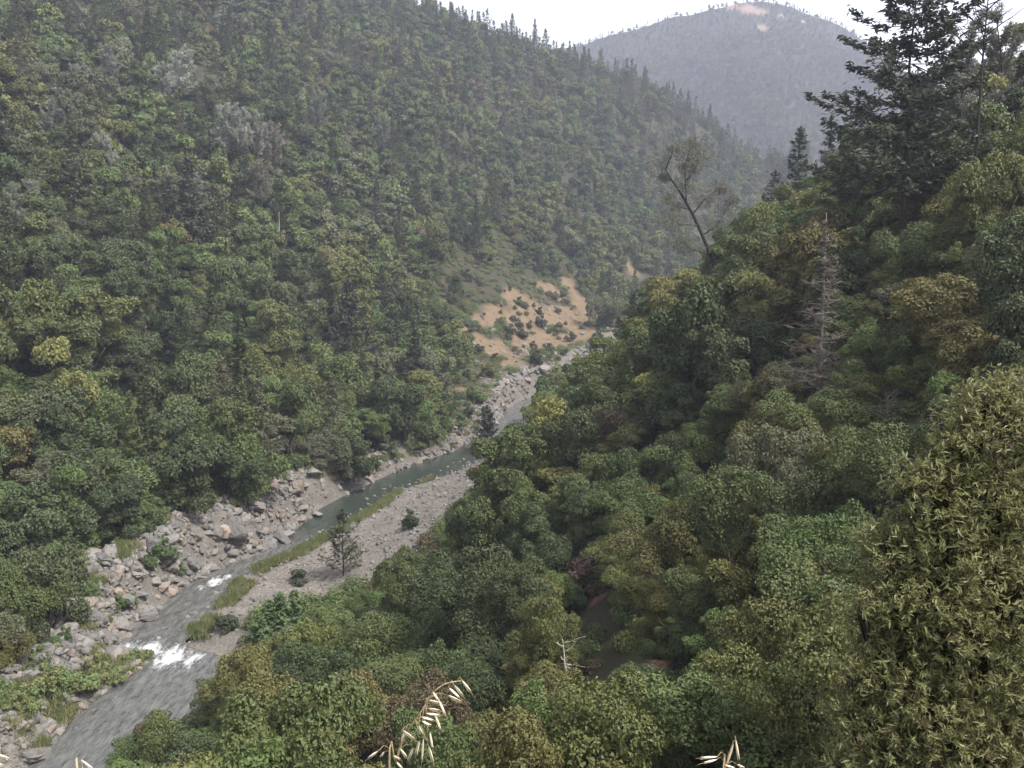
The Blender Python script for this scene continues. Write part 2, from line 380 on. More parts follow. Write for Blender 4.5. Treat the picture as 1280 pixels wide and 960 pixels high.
def conifer(seed, H, mat, bark, base=0.15, width=0.2, whorls=16, per=5, leaves=14, size=0.022, droop=-0.12, ragged=0.3, tr=0.012, split=False, power=0.9, gap=0.0):
    """height 1 (scaled by H later): trunk and whorls of needle-clad boughs"""
    r = np.random.default_rng(seed); rnd = random.Random(seed); parts = []
    lean = [(r.normal() * 0.006, r.normal() * 0.006) for _ in range(7)]
    tp = [(lean[i][0], lean[i][1], -0.04 + 1.04 * i / 6) for i in range(7)]
    parts.append(tube(tp, [tr * (1 - 0.93 * i / 6) for i in range(7)], 7))
    P = []; N = []; A = []; T = []
    for k in range(whorls):
        f = (k + r.random() * 0.6) / whorls; z = base + (0.985 - base) * f
        prof = ((1 - f) ** power) * width * (0.55 + 0.45 * min(1, f * 5 + 0.4)) + 0.012
        a0 = r.random() * 6.28
        for j in range(per):
            if r.random() < gap: continue
            a = a0 + 6.283 * j / per + r.normal() * 0.35
            L = prof * (1 + r.normal() * ragged); L = max(L, 0.012)
            d = np.array([math.cos(a), math.sin(a), droop + 0.35 * f + r.normal() * 0.08])
            s = np.array([0, 0, z]); e = s + d * L
            mid = s + d * L * 0.55 + np.array([0, 0, -0.12 * L]); e[2] += 0.10 * L
            if split or tr > 0.011: parts.append(tube([s, mid, e], [tr * 0.28 * (1 - 0.6 * f), tr * 0.2 * (1 - .6 * f), tr * 0.06], 4))
            m = max(4, int(leaves * (0.35 + L / width)))
            t = r.uniform(0.25, 1.0, m) ** 0.75
            p = np.where(t[:, None] < 0.55, s + (mid - s) * (t / 0.55)[:, None], mid + (e - mid) * ((t - 0.55) / 0.45)[:, None])
            sidev = np.array([-math.sin(a), math.cos(a), 0])
            off = r.normal(size=m) * 0.24 * L * (1.15 - t) 
            p = p + sidev * off[:, None] + r.normal(size=(m, 3)) * size * np.array([0.4, 0.4, 0.55])
            P.append(p); N.append(np.array([0, 0, 0.8]) + r.normal(size=(m, 3)) * 0.45 + d * 0.15)
            A.append(d + sidev * np.sign(off)[:, None] * 0.8 + r.normal(size=(m, 3)) * 0.3 + np.array([0, 0, 0.15])); T.append(np.clip(r.random(m) * 0.6 + r.random() * 0.4, 0, 1))
    # leader
    m = leaves * 2; z = r.uniform(0.9, 1.0, m); P.append(np.stack([r.normal(size=m) * 0.006, r.normal(size=m) * 0.006, z], 1)); N.append(r.normal(size=(m, 3))); A.append(np.tile([0, 0, 1.0], (m, 1)) + r.normal(size=(m, 3)) * .4); T.append(r.random(m))
    P = np.vstack(P); N = np.vstack(N); A = np.vstack(A); T = np.concatenate(T)
    V, F = leaf_quads(P, N, size * r.uniform(0.6, 1.3, len(P)), 0.42, A, r)
    tv, tf = join(parts)
    crown = mesh_np('crown', V * H, F, mat, attrs={'leaf': ('FACE', 'FLOAT', T)})
    trunk = mesh_np('trunk', np.array([tuple(v) for v in tv]) * H, tf, bark, True)
    return crown, trunk

def wispy_pine(seed, H, mat, bark, n_limbs=16, leaves=60, lean=0.0, size=0.018, top=0.45, spread=0.2, sparse=0.0):
    """foothill pine: forked trunk under a loose see-through crown of thin grey needles"""
    rnd = random.Random(seed); r = np.random.default_rng(seed); parts = []
    pts, rad = limb((0, 0, -0.03), (lean, 0, 1), 0.98, 0.014, rnd, 0.07, 9, 0.03, 0.003)
    parts.append(tube(pts, rad, 7)); P = []; T = []; A = []
    for k in range(n_limbs):
        i = rnd.uniform(top * 9, 9); q = pts[int(i)].lerp(pts[min(int(i) + 1, 9)], i % 1); a = rnd.uniform(0, 6.28)
        L = spread * rnd.uniform(0.6, 1.3) * (1.15 - 0.5 * (i / 9 - top) / (1 - top))
        p2, r2 = limb(q, (math.cos(a), math.sin(a), 0.75), L, 0.0055, rnd, 0.28, 5, 0.16, 0.0012); parts.append(tube(p2, r2, 4))
        for pt in p2[2:]:
            m = int(leaves * 1.8 * rnd.uniform(0.4, 1)); c = np.array(pt)
            dd = sphere_dirs(m, r); P.append(c + dd * (r.random(m) ** 0.5)[:, None] * 0.032); A.append(dd + np.array([0, 0, 0.6])); T.append(np.clip(r.random(m), 0, 1))
    P = np.vstack(P); A = np.vstack(A); T = np.concatenate(T)
    V, F = leaf_quads(P, r.normal(size=P.shape) + np.array([0, 0, 0.5]), size * r.uniform(0.6, 1.3, len(P)), 0.3, A, r)
    tv, tf = join(parts)
    return mesh_np('crown', V * H, F, mat, attrs={'leaf': ('FACE', 'FLOAT', T)}), mesh_np('trunk', np.array([tuple(v) for v in tv]) * H, tf, bark, True)

def dead_branches(seed, H, mat, n=26, length=0.18, base=0.2, r0=0.014, droop=-0.1, twigs=4, lean=0.0, taper=True, crook=0.05, name=('trunk', 'branches')):
    rnd = random.Random(seed); tr = []; br = []
    pts, rad = limb((0, 0, -0.03), (lean, 0, 1), 1.0, r0, rnd, crook, 10, 0.04, r0 * 0.15); tr.append(tube(pts, rad, 7))
    for k in range(n):
        f = base + (0.97 - base) * (k + rnd.random()) / n; i = f * 10; q = pts[int(i)].lerp(pts[min(int(i) + 1, 10)], i % 1); a = rnd.uniform(0, 6.28)
        L = length * rnd.uniform(0.4, 1.2) * ((1.1 - f) if taper else 1)
        p2, r2 = limb(q, (math.cos(a), math.sin(a), droop + rnd.uniform(-.1, .25)), L, r0 * 0.3, rnd, 0.22, 5, 0.03, r0 * 0.07); br.append(tube(p2, r2, 4))
        for t in range(twigs):
            pt = p2[rnd.randint(2, 5)]; b = rnd.uniform(0, 6.28)
            p3, r3 = limb(pt, (math.cos(b), math.sin(b), rnd.uniform(-.4, .6)), L * rnd.uniform(.25, .5), r0 * 0.14, rnd, 0.3, 3, 0.0, r0 * 0.08); br.append(tube(p3, r3, 3))
    tv, tf = join(tr); bv, bf = join(br)
    return mesh_np(name[0], np.array(tv) * H, tf, mat, True), mesh_np(name[1], np.array(bv) * H, bf, mat, True)

def rock_mesh(seed, mat, sub=3, planes=13, sq=(1, 0.8, 0.7)):
    rnd = np.random.default_rng(seed); bm = bmesh.new(); bmesh.ops.create_icosphere(bm, subdivisions=sub, radius=1)
    n = sphere_dirs(planes, rnd); d = rnd.uniform(0.55, 0.95, planes)
    for v in bm.verts:
        u = np.array(v.co.normalized()); k = n @ u
        rr = np.min(np.where(k > 0.05, d / np.maximum(k, 0.05), 9)); rr = min(rr, 1.25)
        v.co = Vector(u * rr * np.array(sq) * (1 + 0.03 * rnd.normal()))
    me = bpy.data.meshes.new('boulder'); bm.to_mesh(me); bm.free(); me.materials.append(mat); return me
# ================================================================ SETTING
ORANGE = [(660, 385, 26), (690, 365, 18), (640, 372, 16), (615, 395, 18), (735, 352, 10), (690, 425, 34), (735, 420, 28), (650, 405, 24), (625, 440, 24), (725, 378, 18), (580, 412, 14), (712, 402, 30), (690, 398, 24), (662, 430, 26), (604, 432, 20), (548, 393, 9), (712, 357, 15), (790, 335, 12), (815, 362, 12), (738, 392, 24), (622, 384, 12),
          (575, 487, 10), (543, 190, 9), (765, 405, 12), (640, 455, 20), (600, 400, 10), (700, 372, 10)]
RED = [(888, 596, 20), (922, 573, 18), (822, 832, 20), (622, 922, 26), (865, 652, 12), (900, 585, 16), (1000, 425, 14), (745, 745, 14), (1090, 370, 10)]
def patches(L):
    out = []
    for px, py, r in L:
        x, y = hit(px, py); out.append((x, y, float(height(x, y)), r / FPX * y))
    return out
ORANGE_W, RED_W = patches(ORANGE), patches(RED)
def patch_mask(W, x, y, z, soft=0.6, seed=0):
    m = np.zeros(np.shape(x))
    wob = (fbm(np.asarray(x) / 4, np.asarray(y) / 4, 3, 31 + seed) - 0.5) * 1.1
    for (a, b, c, r) in W:
        d = np.sqrt((x - a) ** 2 + (0.55 * (y - b)) ** 2 + (z - c) ** 2) / r
        m = np.maximum(m, 1 - smooth(1 - soft * 0.5, 1 + soft * 0.5, d + wob))
    return m
NA, NY = 470, 620
ga = np.linspace(-1.2, 1.2, NA); gy = np.geomspace(28, 1380, NY) - 80
GX = ga[None, :] * (np.maximum(gy, 0)[:, None] + 80); GY = np.repeat(gy[:, None], NA, 1)
GZ = height(GX, GY)
def hq(x, y):                   # quick look-up on the built ground
    x = np.asarray(x, float); y = np.asarray(y, float)
    j = np.clip((np.log((y + 80) / 28) / math.log(1380 / 28)) * (NY - 1), 0, NY - 1.001)
    i = np.clip((x / (np.maximum(y, 0) + 80) + 1.2) / 2.4 * (NA - 1), 0, NA - 1.001)
    i0 = i.astype(int); j0 = j.astype(int); fi = i - i0; fj = j - j0
    return (GZ[j0, i0] * (1 - fi) + GZ[j0, i0 + 1] * fi) * (1 - fj) + (GZ[j0 + 1, i0] * (1 - fi) + GZ[j0 + 1, i0 + 1] * fi) * fj
gap, side, stn = river(GX, GY)
BAR_PIX = [(262, 812), (300, 815), (335, 795), (385, 765), (430, 748), (480, 715), (520, 690), (565, 655), (590, 630), (600, 605), (615, 580)]   # inner edge of the gravel bar
_bp = np.array([on_plane(a, b, 1.0) for a, b in BAR_PIX]); _g, _s, _n = river(_bp[:, 0], _bp[:, 1]); _o = np.argsort(_n)
BAR_S = np.concatenate([[_n.min() - 3], _n[_o], [_n.max() + 4]]); BAR_W = np.concatenate([[1.0], np.maximum(_g[_o], 1.5), [1.0]])
print('bar', np.round(BAR_S, 1), np.round(BAR_W, 1))
def bar_mask(gap, side, stn):
    wd = np.interp(stn, BAR_S, BAR_W) * 1.12 + 2.0          # the bar is widest half-way up the pool
    return (side < 0) * (1 - smooth(wd - 1.5, wd + 1.5, gap)) * smooth(15, 19, stn) * (wd > 3.4)
m_or = patch_mask(ORANGE_W, GX, GY, GZ); m_red = patch_mask(RED_W, GX, GY, GZ, seed=3)
m_bar = bar_mask(gap, side, stn)
wob = (fbm(GX / 9, GY / 9, 3, 41) - 0.5) * 9
rw = np.interp(stn / 3, [0, 4, 8, 12, 16, 19, 22, 25], [9, 10, 8, 7, 6.5, 8, 9, 8])
m_rock = (side > 0) * (1 - smooth(rw - 2, rw + 3, gap + wob * 0.7)) + (1 - smooth(0.8, 2.2, gap))
cov = np.stack([np.clip(m_or + 0.0, 0, 1), np.clip(m_rock, 0, 1), np.clip(m_bar, 0, 1), np.clip(m_red, 0, 1)], -1)

t = NT('hillside_ground')
cv = t.attr('cover'); sp = t.n('SeparateColor'); t.l(cv.outputs['Color'], sp.inputs[0])
tc = t.n('TexCoord'); P_ = tc.outputs['Object']
n1 = t.noise(0.35, 6, 0.6, P_); n2 = t.noise(2.5, 6, 0.65, P_); n3 = t.noise(0.06, 4, 0.5, P_)
duff = t.ramp(n2, [(0.3, (0.020, 0.019, 0.012)), (0.55, (0.034, 0.031, 0.019)), (0.8, (0.052, 0.045, 0.027))])
duff = t.mixc(t.ramp(n1, [(0.5, (0, 0, 0)), (0.7, (1, 1, 1))]), duff, (0.032, 0.042, 0.018))
orange = t.ramp(n1, [(0.3, (0.055, 0.040, 0.028)), (0.5, (0.125, 0.080, 0.053)), (0.75, (0.175, 0.122, 0.086))])
orange = t.mixc(t.ramp(n2, [(0.43, (0, 0, 0)), (0.57, (0.85, 0.85, 0.85))]), orange, (0.09, 0.078, 0.042))
red = t.ramp(n2, [(0.3, (0.09, 0.05, 0.035)), (0.7, (0.21, 0.12, 0.08))])
vor = t.n('TexVoronoi'); vor.inputs['Scale'].default_value = 0.55; t.l(P_, vor.inputs['Vector'])
rock = t.ramp(n2, [(0.25, (0.042, 0.038, 0.034)), (0.5, (0.105, 0.097, 0.088)), (0.75, (0.175, 0.165, 0.152))])
rock = t.mixc(t.ramp(n1, [(0.42, (0, 0, 0)), (0.62, (1, 1, 1))]), rock, (0.085, 0.077, 0.069))
v2 = t.n('TexVoronoi'); v2.inputs['Scale'].default_value = 1.9; t.l(P_, v2.inputs['Vector'])
grav = t.mixc(0.6, t.ramp(n1, [(0.3, (0.098, 0.087, 0.078)), (0.7, (0.15, 0.137, 0.124))]), t.ramp(v2.outputs['Distance'], [(0.0, (0.75, 0.75, 0.75)), (0.7, (0.25, 0.25, 0.25))]), 'SOFT_LIGHT')
c = t.mixc(sp.outputs[0], duff, orange); c = t.mixc(cv.outputs['Alpha'], c, red)
c = t.mixc(sp.outputs[1], c, rock); c = t.mixc(sp.outputs[2], c, grav)
hgt = t.math('ADD', t.math('MULTIPLY', v2.outputs['Distance'], 0.6), n2)
M_ground = t.done(t.principled(c, 0.9, 0.15, hgt, 0.6, 0.18))
idx = np.arange(NA * NY).reshape(NY, NA)
F = np.stack([idx[:-1, :-1], idx[:-1, 1:], idx[1:, 1:], idx[1:, :-1]], -1).reshape(-1, 4)
# keep a 1 m wide bed under the river; the sheet itself is one piece
hill = obj('hillside', mesh_np('hillside', np.stack([GX, GY, GZ], -1).reshape(-1, 3), F, M_ground, True, {'cover': ('POINT', 'FLOAT_COLOR', cov.reshape(-1, 4))}))
tag(hill, kind='structure')

# ---- river
LBf, RBf = resample(LB, 12), resample(RB, 12)
CRS = 18
u = np.linspace(-0.12, 1.12, CRS)[None, :, None]
WV = LBf[:, None] * (1 - u) + RBf[:, None] * u
FOAM = [(160, 808, 17, .75), (184, 814, 22, 1), (212, 822, 24, 1), (240, 825, 18, .85), (268, 727, 13, .9), (284, 722, 9, .8), (252, 734, 9, .7), (204, 785, 6, .7), (125, 884, 11, .55),
        (145, 872, 8, .4), (90, 912, 12, .5), (60, 945, 9, .4), (232, 757, 7, .4), (395, 662, 5, .5), (612, 548, 6, .4), (170, 850, 12, .3)]
fo = np.zeros(WV.shape[:2])
for px, py, r, s in FOAM:
    x, y = on_plane(px, py); rr = r / FPX * y
    fo = np.maximum(fo, s * np.exp(-(((WV[..., 0] - x) / rr) ** 2 + ((WV[..., 1] - y) / (rr * 1.9)) ** 2)))
calm = smooth(0, 1, (np.linspace(0, len(LB) - 1, len(LBf)) - 11.5) / 1.5) * (1 - smooth(0, 1, (np.linspace(0, len(LB) - 1, len(LBf)) - 17) / 2))
wz = (fbm(WV[..., 0] / 0.9, WV[..., 1] / 1.6, 3, 51) - 0.5) * (0.10 + 0.5 * fo - 0.085 * calm[:, None])
WVz = np.concatenate([WV, wz[..., None]], -1)
n0, n1_ = WVz.shape[:2]; ii = np.arange(n0 * n1_).reshape(n0, n1_)
WF = np.stack([ii[:-1, :-1], ii[:-1, 1:], ii[1:, 1:], ii[1:, :-1]], -1).reshape(-1, 4)
t = NT('river_water'); tc = t.n('TexCoord'); P_ = tc.outputs['Object']
mp = t.n('Mapping'); mp.inputs['Rotation'].default_value = (0, 0, R(-17)); mp.inputs['Scale'].default_value = (1.0, 0.32, 1); t.l(P_, mp.inputs['Vector'])
wn = t.noise(1.4, 4, 0.6, mp.outputs[0]); wn2 = t.noise(3.5, 3, 0.6, mp.outputs[0]); wn3 = t.noise(1.6, 6, 0.75, mp.outputs[0])
fa = t.attr('foam').outputs['Fac']; ca = t.attr('calm').outputs['Fac']
fm = t.math('MULTIPLY', t.math('SMOOTH_MIN', t.math('MULTIPLY', t.math('SUBTRACT', t.math('ADD', t.math('MULTIPLY', fa, 0.8), t.math('MULTIPLY', wn3, 1.5)), 1.18), 2.0), 1.0, 0.1), 1.0)
fmc = t.n('Clamp'); t.l(fm, fmc.inputs[0])
base = t.mixc(ca, t.ramp(wn, [(0.35, (0.04, 0.043, 0.04)), (0.65, (0.095, 0.095, 0.092))]), (0.026, 0.034, 0.028))
col = t.mixc(fmc.outputs[0], base, (0.62, 0.64, 0.66))
rgh = t.math('ADD', t.math('MULTIPLY', fmc.outputs[0], 0.6), t.math('MULTIPLY_ADD', ca, -0.12, 0.26))
b = t.n('Bump'); b.inputs['Distance'].default_value = 0.22; t.l(t.math('ADD', wn, t.math('MULTIPLY', wn2, 0.4)), b.inputs['Height']); t.l(t.math('MULTIPLY_ADD', ca, -0.6, 1.0), b.inputs['Strength'])
p = t.principled(col, rgh, 0.5); t.l(b.outputs[0], p.inputs['Normal']); M_water = t.done(p)
rv = obj('river', mesh_np('river', WVz.reshape(-1, 3), WF, M_water, True, {'foam': ('POINT', 'FLOAT', fo), 'calm': ('POINT', 'FLOAT', np.repeat(calm[:, None], CRS, 1))}))
tag(rv, kind='structure')

# ---- far mountain behind the valley
MPX = [500, 600, 660, 700, 760, 800, 830, 880, 915, 950, 990, 1040, 1065, 1100, 1160, 1250, 1400]
MPY = [150, 105, 75, 56, 42, 30, 20, 9, 3, 1, 5, 20, 34, 62, 105, 150, 210]
MR = 1800.0
mx_, mh_ = [], []
for a, b_ in zip(MPX, MPY):
    x, y, z = at(a, b_, MR); mx_.append(x); mh_.append(z)
def mountain(x, y):
    hr = np.interp(x, mx_, mh_); f = (y - 1000) / (MR - 1000)
    prof = np.where(f < 1, np.clip(f, -0.1, 1) ** 1.15 if False else np.sign(f) * np.abs(f) ** 1.1, 1 - (f - 1) * 1.4)
    z = -30 + (hr + 30) * prof
    gul = (fbm(x / 130 + y / 500, y / 300, 4, 61) - 0.5) * 150 * np.clip(1 - np.abs(f - 0.45) * 1.5, 0.0, 1)
    gul += (fbm(x / 45, y / 60, 3, 67) - 0.5) * 34 * np.clip(1.02 - np.abs(f), 0.03, 1) * np.clip(f * 3, 0, 1)
    return z + gul
mX, mY = np.meshgrid(np.linspace(-450, 1300, 220), np.linspace(960, 2300, 160)); mZ = mountain(mX, mY)
BARE = [(935, 11, 9), (950, 15, 8), (952, 34, 6), (916, 9, 6), (1005, 28, 5), (975, 20, 4)]
def hit_m(px, py):
    dx, dz = ray(px, py); Y = np.linspace(1000, 2000, 600); d = EYE + dz * Y - mountain(dx * Y, Y)
    k = int(np.argmax(d < 0)) if (d < 0).any() else 480
    return dx * Y[k], Y[k], EYE + dz * Y[k]
BARE_W = [(*hit_m(a, b_), r / FPX * MR) for a, b_, r in BARE]
bm_ = patch_mask(BARE_W, mX, mY, mZ, 0.8, 9)
t = NT('mountain_ground'); tc = t.n('TexCoord'); nA = t.noise(0.02, 6, 0.6, tc.outputs['Object']); nB = t.noise(0.12, 5, 0.7, tc.outputs['Object'])
c = t.ramp(nB, [(0.3, (0.018, 0.022, 0.013)), (0.6, (0.028, 0.032, 0.018)), (0.8, (0.045, 0.045, 0.026))])
c = t.mixc(t.attr('bare').outputs['Fac'], c, t.ramp(nB, [(0.3, (0.13, 0.09, 0.07)), (0.7, (0.23, 0.17, 0.135))]))
M_mount = t.done(t.principled(c, 0.95, 0.1, nB, 0.6, 3.0))
ii = np.arange(mX.size).reshape(mX.shape)
far = obj('far_mountain', mesh_np('far_mountain', np.stack([mX, mY, mZ], -1).reshape(-1, 3), np.stack([ii[:-1, :-1], ii[:-1, 1:], ii[1:, 1:], ii[1:, :-1]], -1).reshape(-1, 4), M_mount, True, {'bare': ('POINT', 'FLOAT', bm_)}))
tag(far, kind='structure')

# ---- hazy air
bm = bmesh.new(); bmesh.ops.create_cube(bm, size=1)
for v in bm.verts: v.co = Vector((v.co.x * 5600 + 200, v.co.y * 2900 + 1250, -45.0 if v.co.z < 0 else 720.0))
me = bpy.data.meshes.new('haze'); bm.to_mesh(me); bm.free()
t = NT('hazy_air'); pv = t.n('VolumePrincipled'); pv.inputs['Color'].default_value = (0.74, 0.78, 1.0, 1); pv.inputs['Density'].default_value = HAZE_DENSITY; pv.inputs['Anisotropy'].default_value = 0.2
t.l(pv.outputs[0], t.out.inputs['Volume']); me.materials.append(t.m)
hz = obj('haze', me); tag(hz, kind='stuff')

# ================================================================ VEGETATION
TONES = {'dark green': (0.045, 0.060, 0.025), 'green': (0.066, 0.087, 0.030), 'olive green': (0.086, 0.091, 0.030), 'yellowish olive': (0.105, 0.100, 0.035),
         'grey green': (0.082, 0.086, 0.048), 'bright green': (0.080, 0.100, 0.034), 'russet brown': (0.092, 0.072, 0.042)}
TN = list(TONES)
oak_hi = [oak_crown(100 + i, 30000, 0.0245, M_leaf, flat=f_, spread=(1.05 if i < 8 else 0.8), lobes=l_, open_=(0.05, 0.1, 0.3, 0.15, 0.05, 0.4, 0.5, 0.2, 0.1, 0.35)[i]) for i, (f_, l_) in enumerate([(1.0, 22), (0.85, 14), (1.15, 26), (0.95, 11), (1.05, 30), (1.3, 17), (1.1, 12), (0.9, 20), (1.5, 16), (1.4, 11)])]
oak_mid = [oak_crown(200 + i, 13500, 0.038, M_leaf, flat=f_, spread=1.05, lobes=l_, open_=0.08) for i, (f_, l_) in enumerate([(1.0, 18), (0.85, 15), (1.2, 20), (0.95, 13), (1.1, 24), (1.45, 14)])]
oak_lo = [oak_crown(300 + i, 3000, 0.08, M_leaf_far, flat=f_, spread=0.95, lobes=l_) for i, (f_, l_) in enumerate([(1.0, 9), (0.85, 9), (1.2, 10), (1.0, 7)])]
oak_near = [oak_crown(340 + i, 10000, 0.042, M_leaf_far, flat=f_, spread=1.0, lobes=l_, open_=0.1) for i, (f_, l_) in enumerate([(1.0, 20), (1.3, 14), (0.9, 26)])]
oak_close = [oak_crown(360 + i, 26000, 0.026, M_leaf_far, flat=f_, spread=1.0, lobes=l_, open_=0.1) for i, (f_, l_) in enumerate([(1.0, 20), (1.3, 14), (0.9, 26)])]
oak_tr = [oak_trunk(400 + i, M_bark) for i in range(4)]
fir_mid = [conifer(500 + i, 1.0, M_leaf, M_bark, base=0.10 + 0.05 * i, width=w_, whorls=26, per=6, leaves=24, size=0.0155, ragged=0.3, tr=0.010) for i, w_ in enumerate([0.17, 0.20, 0.15])]
fir_lo = [conifer(520 + i, 1.0, M_leaf_far, M_bark, base=0.10, width=w_, whorls=14, per=5, leaves=7, size=0.036, ragged=0.25, tr=0.010) for i, w_ in enumerate([0.17, 0.21])]

# ---- where the trees stand
def grid_pts(x0, x1, y0, y1, s):
    X, Y = np.meshgrid(np.arange(x0, x1, s), np.arange(y0, y1, s)); X = X + rng.uniform(-.42, .42, X.shape) * s; Y = Y + rng.uniform(-.42, .42, Y.shape) * s
    return X.ravel(), Y.ravel()
def cone(x, y, m): return np.abs(x) < 0.62 * y + m
bx, by = [], []
for (y0, y1, s) in ((30, 95, 3.9), (95, 190, 5.3), (190, 330, 7.3), (330, 520, 7.6), (520, 1000, 7.3)):
    X, Y = grid_pts(-0.75 * y1 - 30, 0.75 * y1 + 30, y0, y1, s); k = cone(X, Y, 25)
    if y0 == 95: k &= (river(X, Y)[1] < 0) | (rng.random(len(X)) < 0.8)
    bx.append(X[k]); by.append(Y[k])
bx = np.concatenate(bx); by = np.concatenate(by); bz = hq(bx, by)
g, sd_, sn = river(bx, by); barm = bar_mask(g, sd_, sn)
wob = (fbm(bx / 9, by / 9, 3, 41) - 0.5) * 10
om = patch_mask(ORANGE_W, bx, by, bz, 0.5); rm = patch_mask(RED_W, bx, by, bz, 0.5, 3)
band = np.where(sd_ > 0, np.interp(sn / 3, [0, 4, 8, 9.5, 14, 16, 19, 22, 25], [7.5, 7.4, 4.4, 2.4, 1.6, 2.8, 5, 11, 11]) + wob * 0.5, 2.5)
# the bare, rocky lower slope upstream
ux, uy = hit(672, 425); lowslope = np.exp(-(np.maximum(np.hypot((bx - ux) / 36, (by - uy) / 72) - 0.55, 0)) ** 2 * 3.0)
keep = (g > band) & (barm < 0.3) & (om < 0.35) & (rm < 0.4) & (rng.random(len(bx)) > lowslope * 0.93) & (np.hypot(bx, by) > 34)
bx, by, bz, g, sd_ = bx[keep], by[keep], bz[keep], g[keep], sd_[keep]
N_ = len(bx)
px_, py_, dep_ = project(bx, by, bz + 3)
ridge_x = np.array([at(*r_)[0] for r_ in RIDGE]); ridge_z = np.array([at(*r_)[2] for r_ in RIDGE])
up = bz / np.interp(bx, ridge_x, ridge_z)
left = (sd_ > 0) | (by > 330)
cn = fbm(bx / 40, by / 40, 3, 71)
p_con = np.where(left, 0.09 + 0.24 * smooth(0.5, 0.7, cn) + 0.52 * smooth(0.60, 0.9, up + (cn - 0.5) * 0.8) * smooth(-190, -60, bx), 0.045)
p_con = np.where(~left & (bz > 62), 0.10, np.where(~left, 0.012, p_con)); p_con = np.where(~left & (by < 115), 0, p_con)
con = rng.random(N_) < p_con
R_ = np.where(con, 1, np.clip(rng.normal(1, 0.26, N_), 0.55, 1.65)) * np.select([by < 70, by < 100, by < 190, by < 330], [2.85, 3.4, 5.0, 5.5], 5.0)
R_ = np.where(~left & (by > 95) & ~con, R_ * 0.86, R_)
H_ = np.where(con, np.clip(rng.normal(15, 5.5, N_), 6, 28) * np.where(left, 1, 0.8), R_ * 2)
tn = fbm(bx / 28, by / 28, 3, 81) + rng.normal(0, 0.13, N_)
TI = np.select([tn < 0.36, tn < 0.56, tn < 0.64, tn < 0.70, tn < 0.74, tn < 0.9], [0, 1, 2, 4, 3, 5], 6)
warm_side = (~left) & (rng.random(N_) < 0.42); TI = np.where(warm_side, rng.choice([2, 3, 2, 1], N_), TI)
TI = np.where(TI == 6, 2, TI); TI = np.where(rng.random(N_) < 0.012, 6, TI)
TI = np.where(con, rng.choice([0, 0, 1, 4], N_), TI)
VAR = rng.integers(0, 1000, N_); RZ = rng.uniform(0, 6.28, N_); SX = rng.uniform(0.88, 1.14, (N_, 3)); SX[:, 2] = np.where(con, SX[:, 2], rng.uniform(0.82, 1.5, N_))
# the right-hand wood keeps clear of the river and the bar, as seen over its crowns: low bushes only near the bank
OUT = np.array([(60, 985), (95, 962), (180, 890), (283, 824), (335, 795), (385, 768), (430, 750), (480, 718), (520, 694), (560, 655), (576, 605), (640, 550), (668, 502), (740, 450), (775, 425), (805, 385), (835, 352), (890, 318), (930, 268), (1000, 236), (1060, 206)], float)
okk = np.ones(N_, bool)
for f_ in (1.0, .9, .8, .7, .6, .5, 0.4):
    tx, ty, td = project(bx, by, bz + np.where(con, H_, 1.72 * R_ * SX[:, 2])); m = 0.55 * np.where(con, 0, R_) * FPX / td
    bad = ~left & (by < 235) & (tx < 1060) & ((ty < np.interp(tx, OUT[:, 0], OUT[:, 1]) - 3) | (ty < np.interp(tx - m, OUT[:, 0], OUT[:, 1]) - 10) & (tx < 660) & (tx > 300))
    mx2, my2, md2 = project(bx, by, bz + np.where(con, H_ * .4, 1.05 * R_ * SX[:, 2])); lx = mx2 - np.where(con, H_ * .12, 0.95 * R_) * FPX / md2
    bad |= ~left & (by < 235) & (mx2 < 800) & (lx > 300) & (my2 < np.interp(lx, OUT[:, 0], OUT[:, 1]) - 2)
    if f_ == 1.0: R_full = R_.copy()
    if f_ > 0.4: con = con & ~bad; R_ = np.where(bad, R_full * (f_ - 0.1), R_); H_ = np.where(con, H_, R_ * 2)
    else: okk = ~bad
SHOW = [(888, 596, 14, 0), (922, 573, 8, 0), (822, 832, 6, 0), (622, 922, 8, 0), (714, 825, 20, 63), (1112, 545, 30, 72), (1026, 400, 30, 88), (1026, 330, 34, 88), (1030, 450, 20, 88), (736, 735, 12, 84), (1008, 436, 20, 0), (605, 432, 26, 0), (598, 402, 14, 0), (640, 455, 20, 0), (575, 487, 8, 0), (690, 408, 40, 0), (735, 410, 30, 0), (640, 425, 36, 0), (712, 358, 14, 0), (790, 335, 12, 0)]
for (qx, qy, qr, qY) in SHOW:
    if not qY: qY = hit(qx, qy)[1]
    tx, ty, td = project(bx, by, bz + np.where(con, H_ * .5, R_)); rp = np.where(con, H_ * .3, R_) * FPX / td * 0.85
    okk &= ~((by < qY + 1) & (np.hypot(tx - qx, ty - qy) < rp + qr * 0.55))
bx, by, bz, g, sd_, left, con, R_, H_, TI, VAR, RZ, SX = [v[okk] for v in (bx, by, bz, g, sd_, left, con, R_, H_, TI, VAR, RZ, SX)]
N_ = len(bx); print('kept', N_)
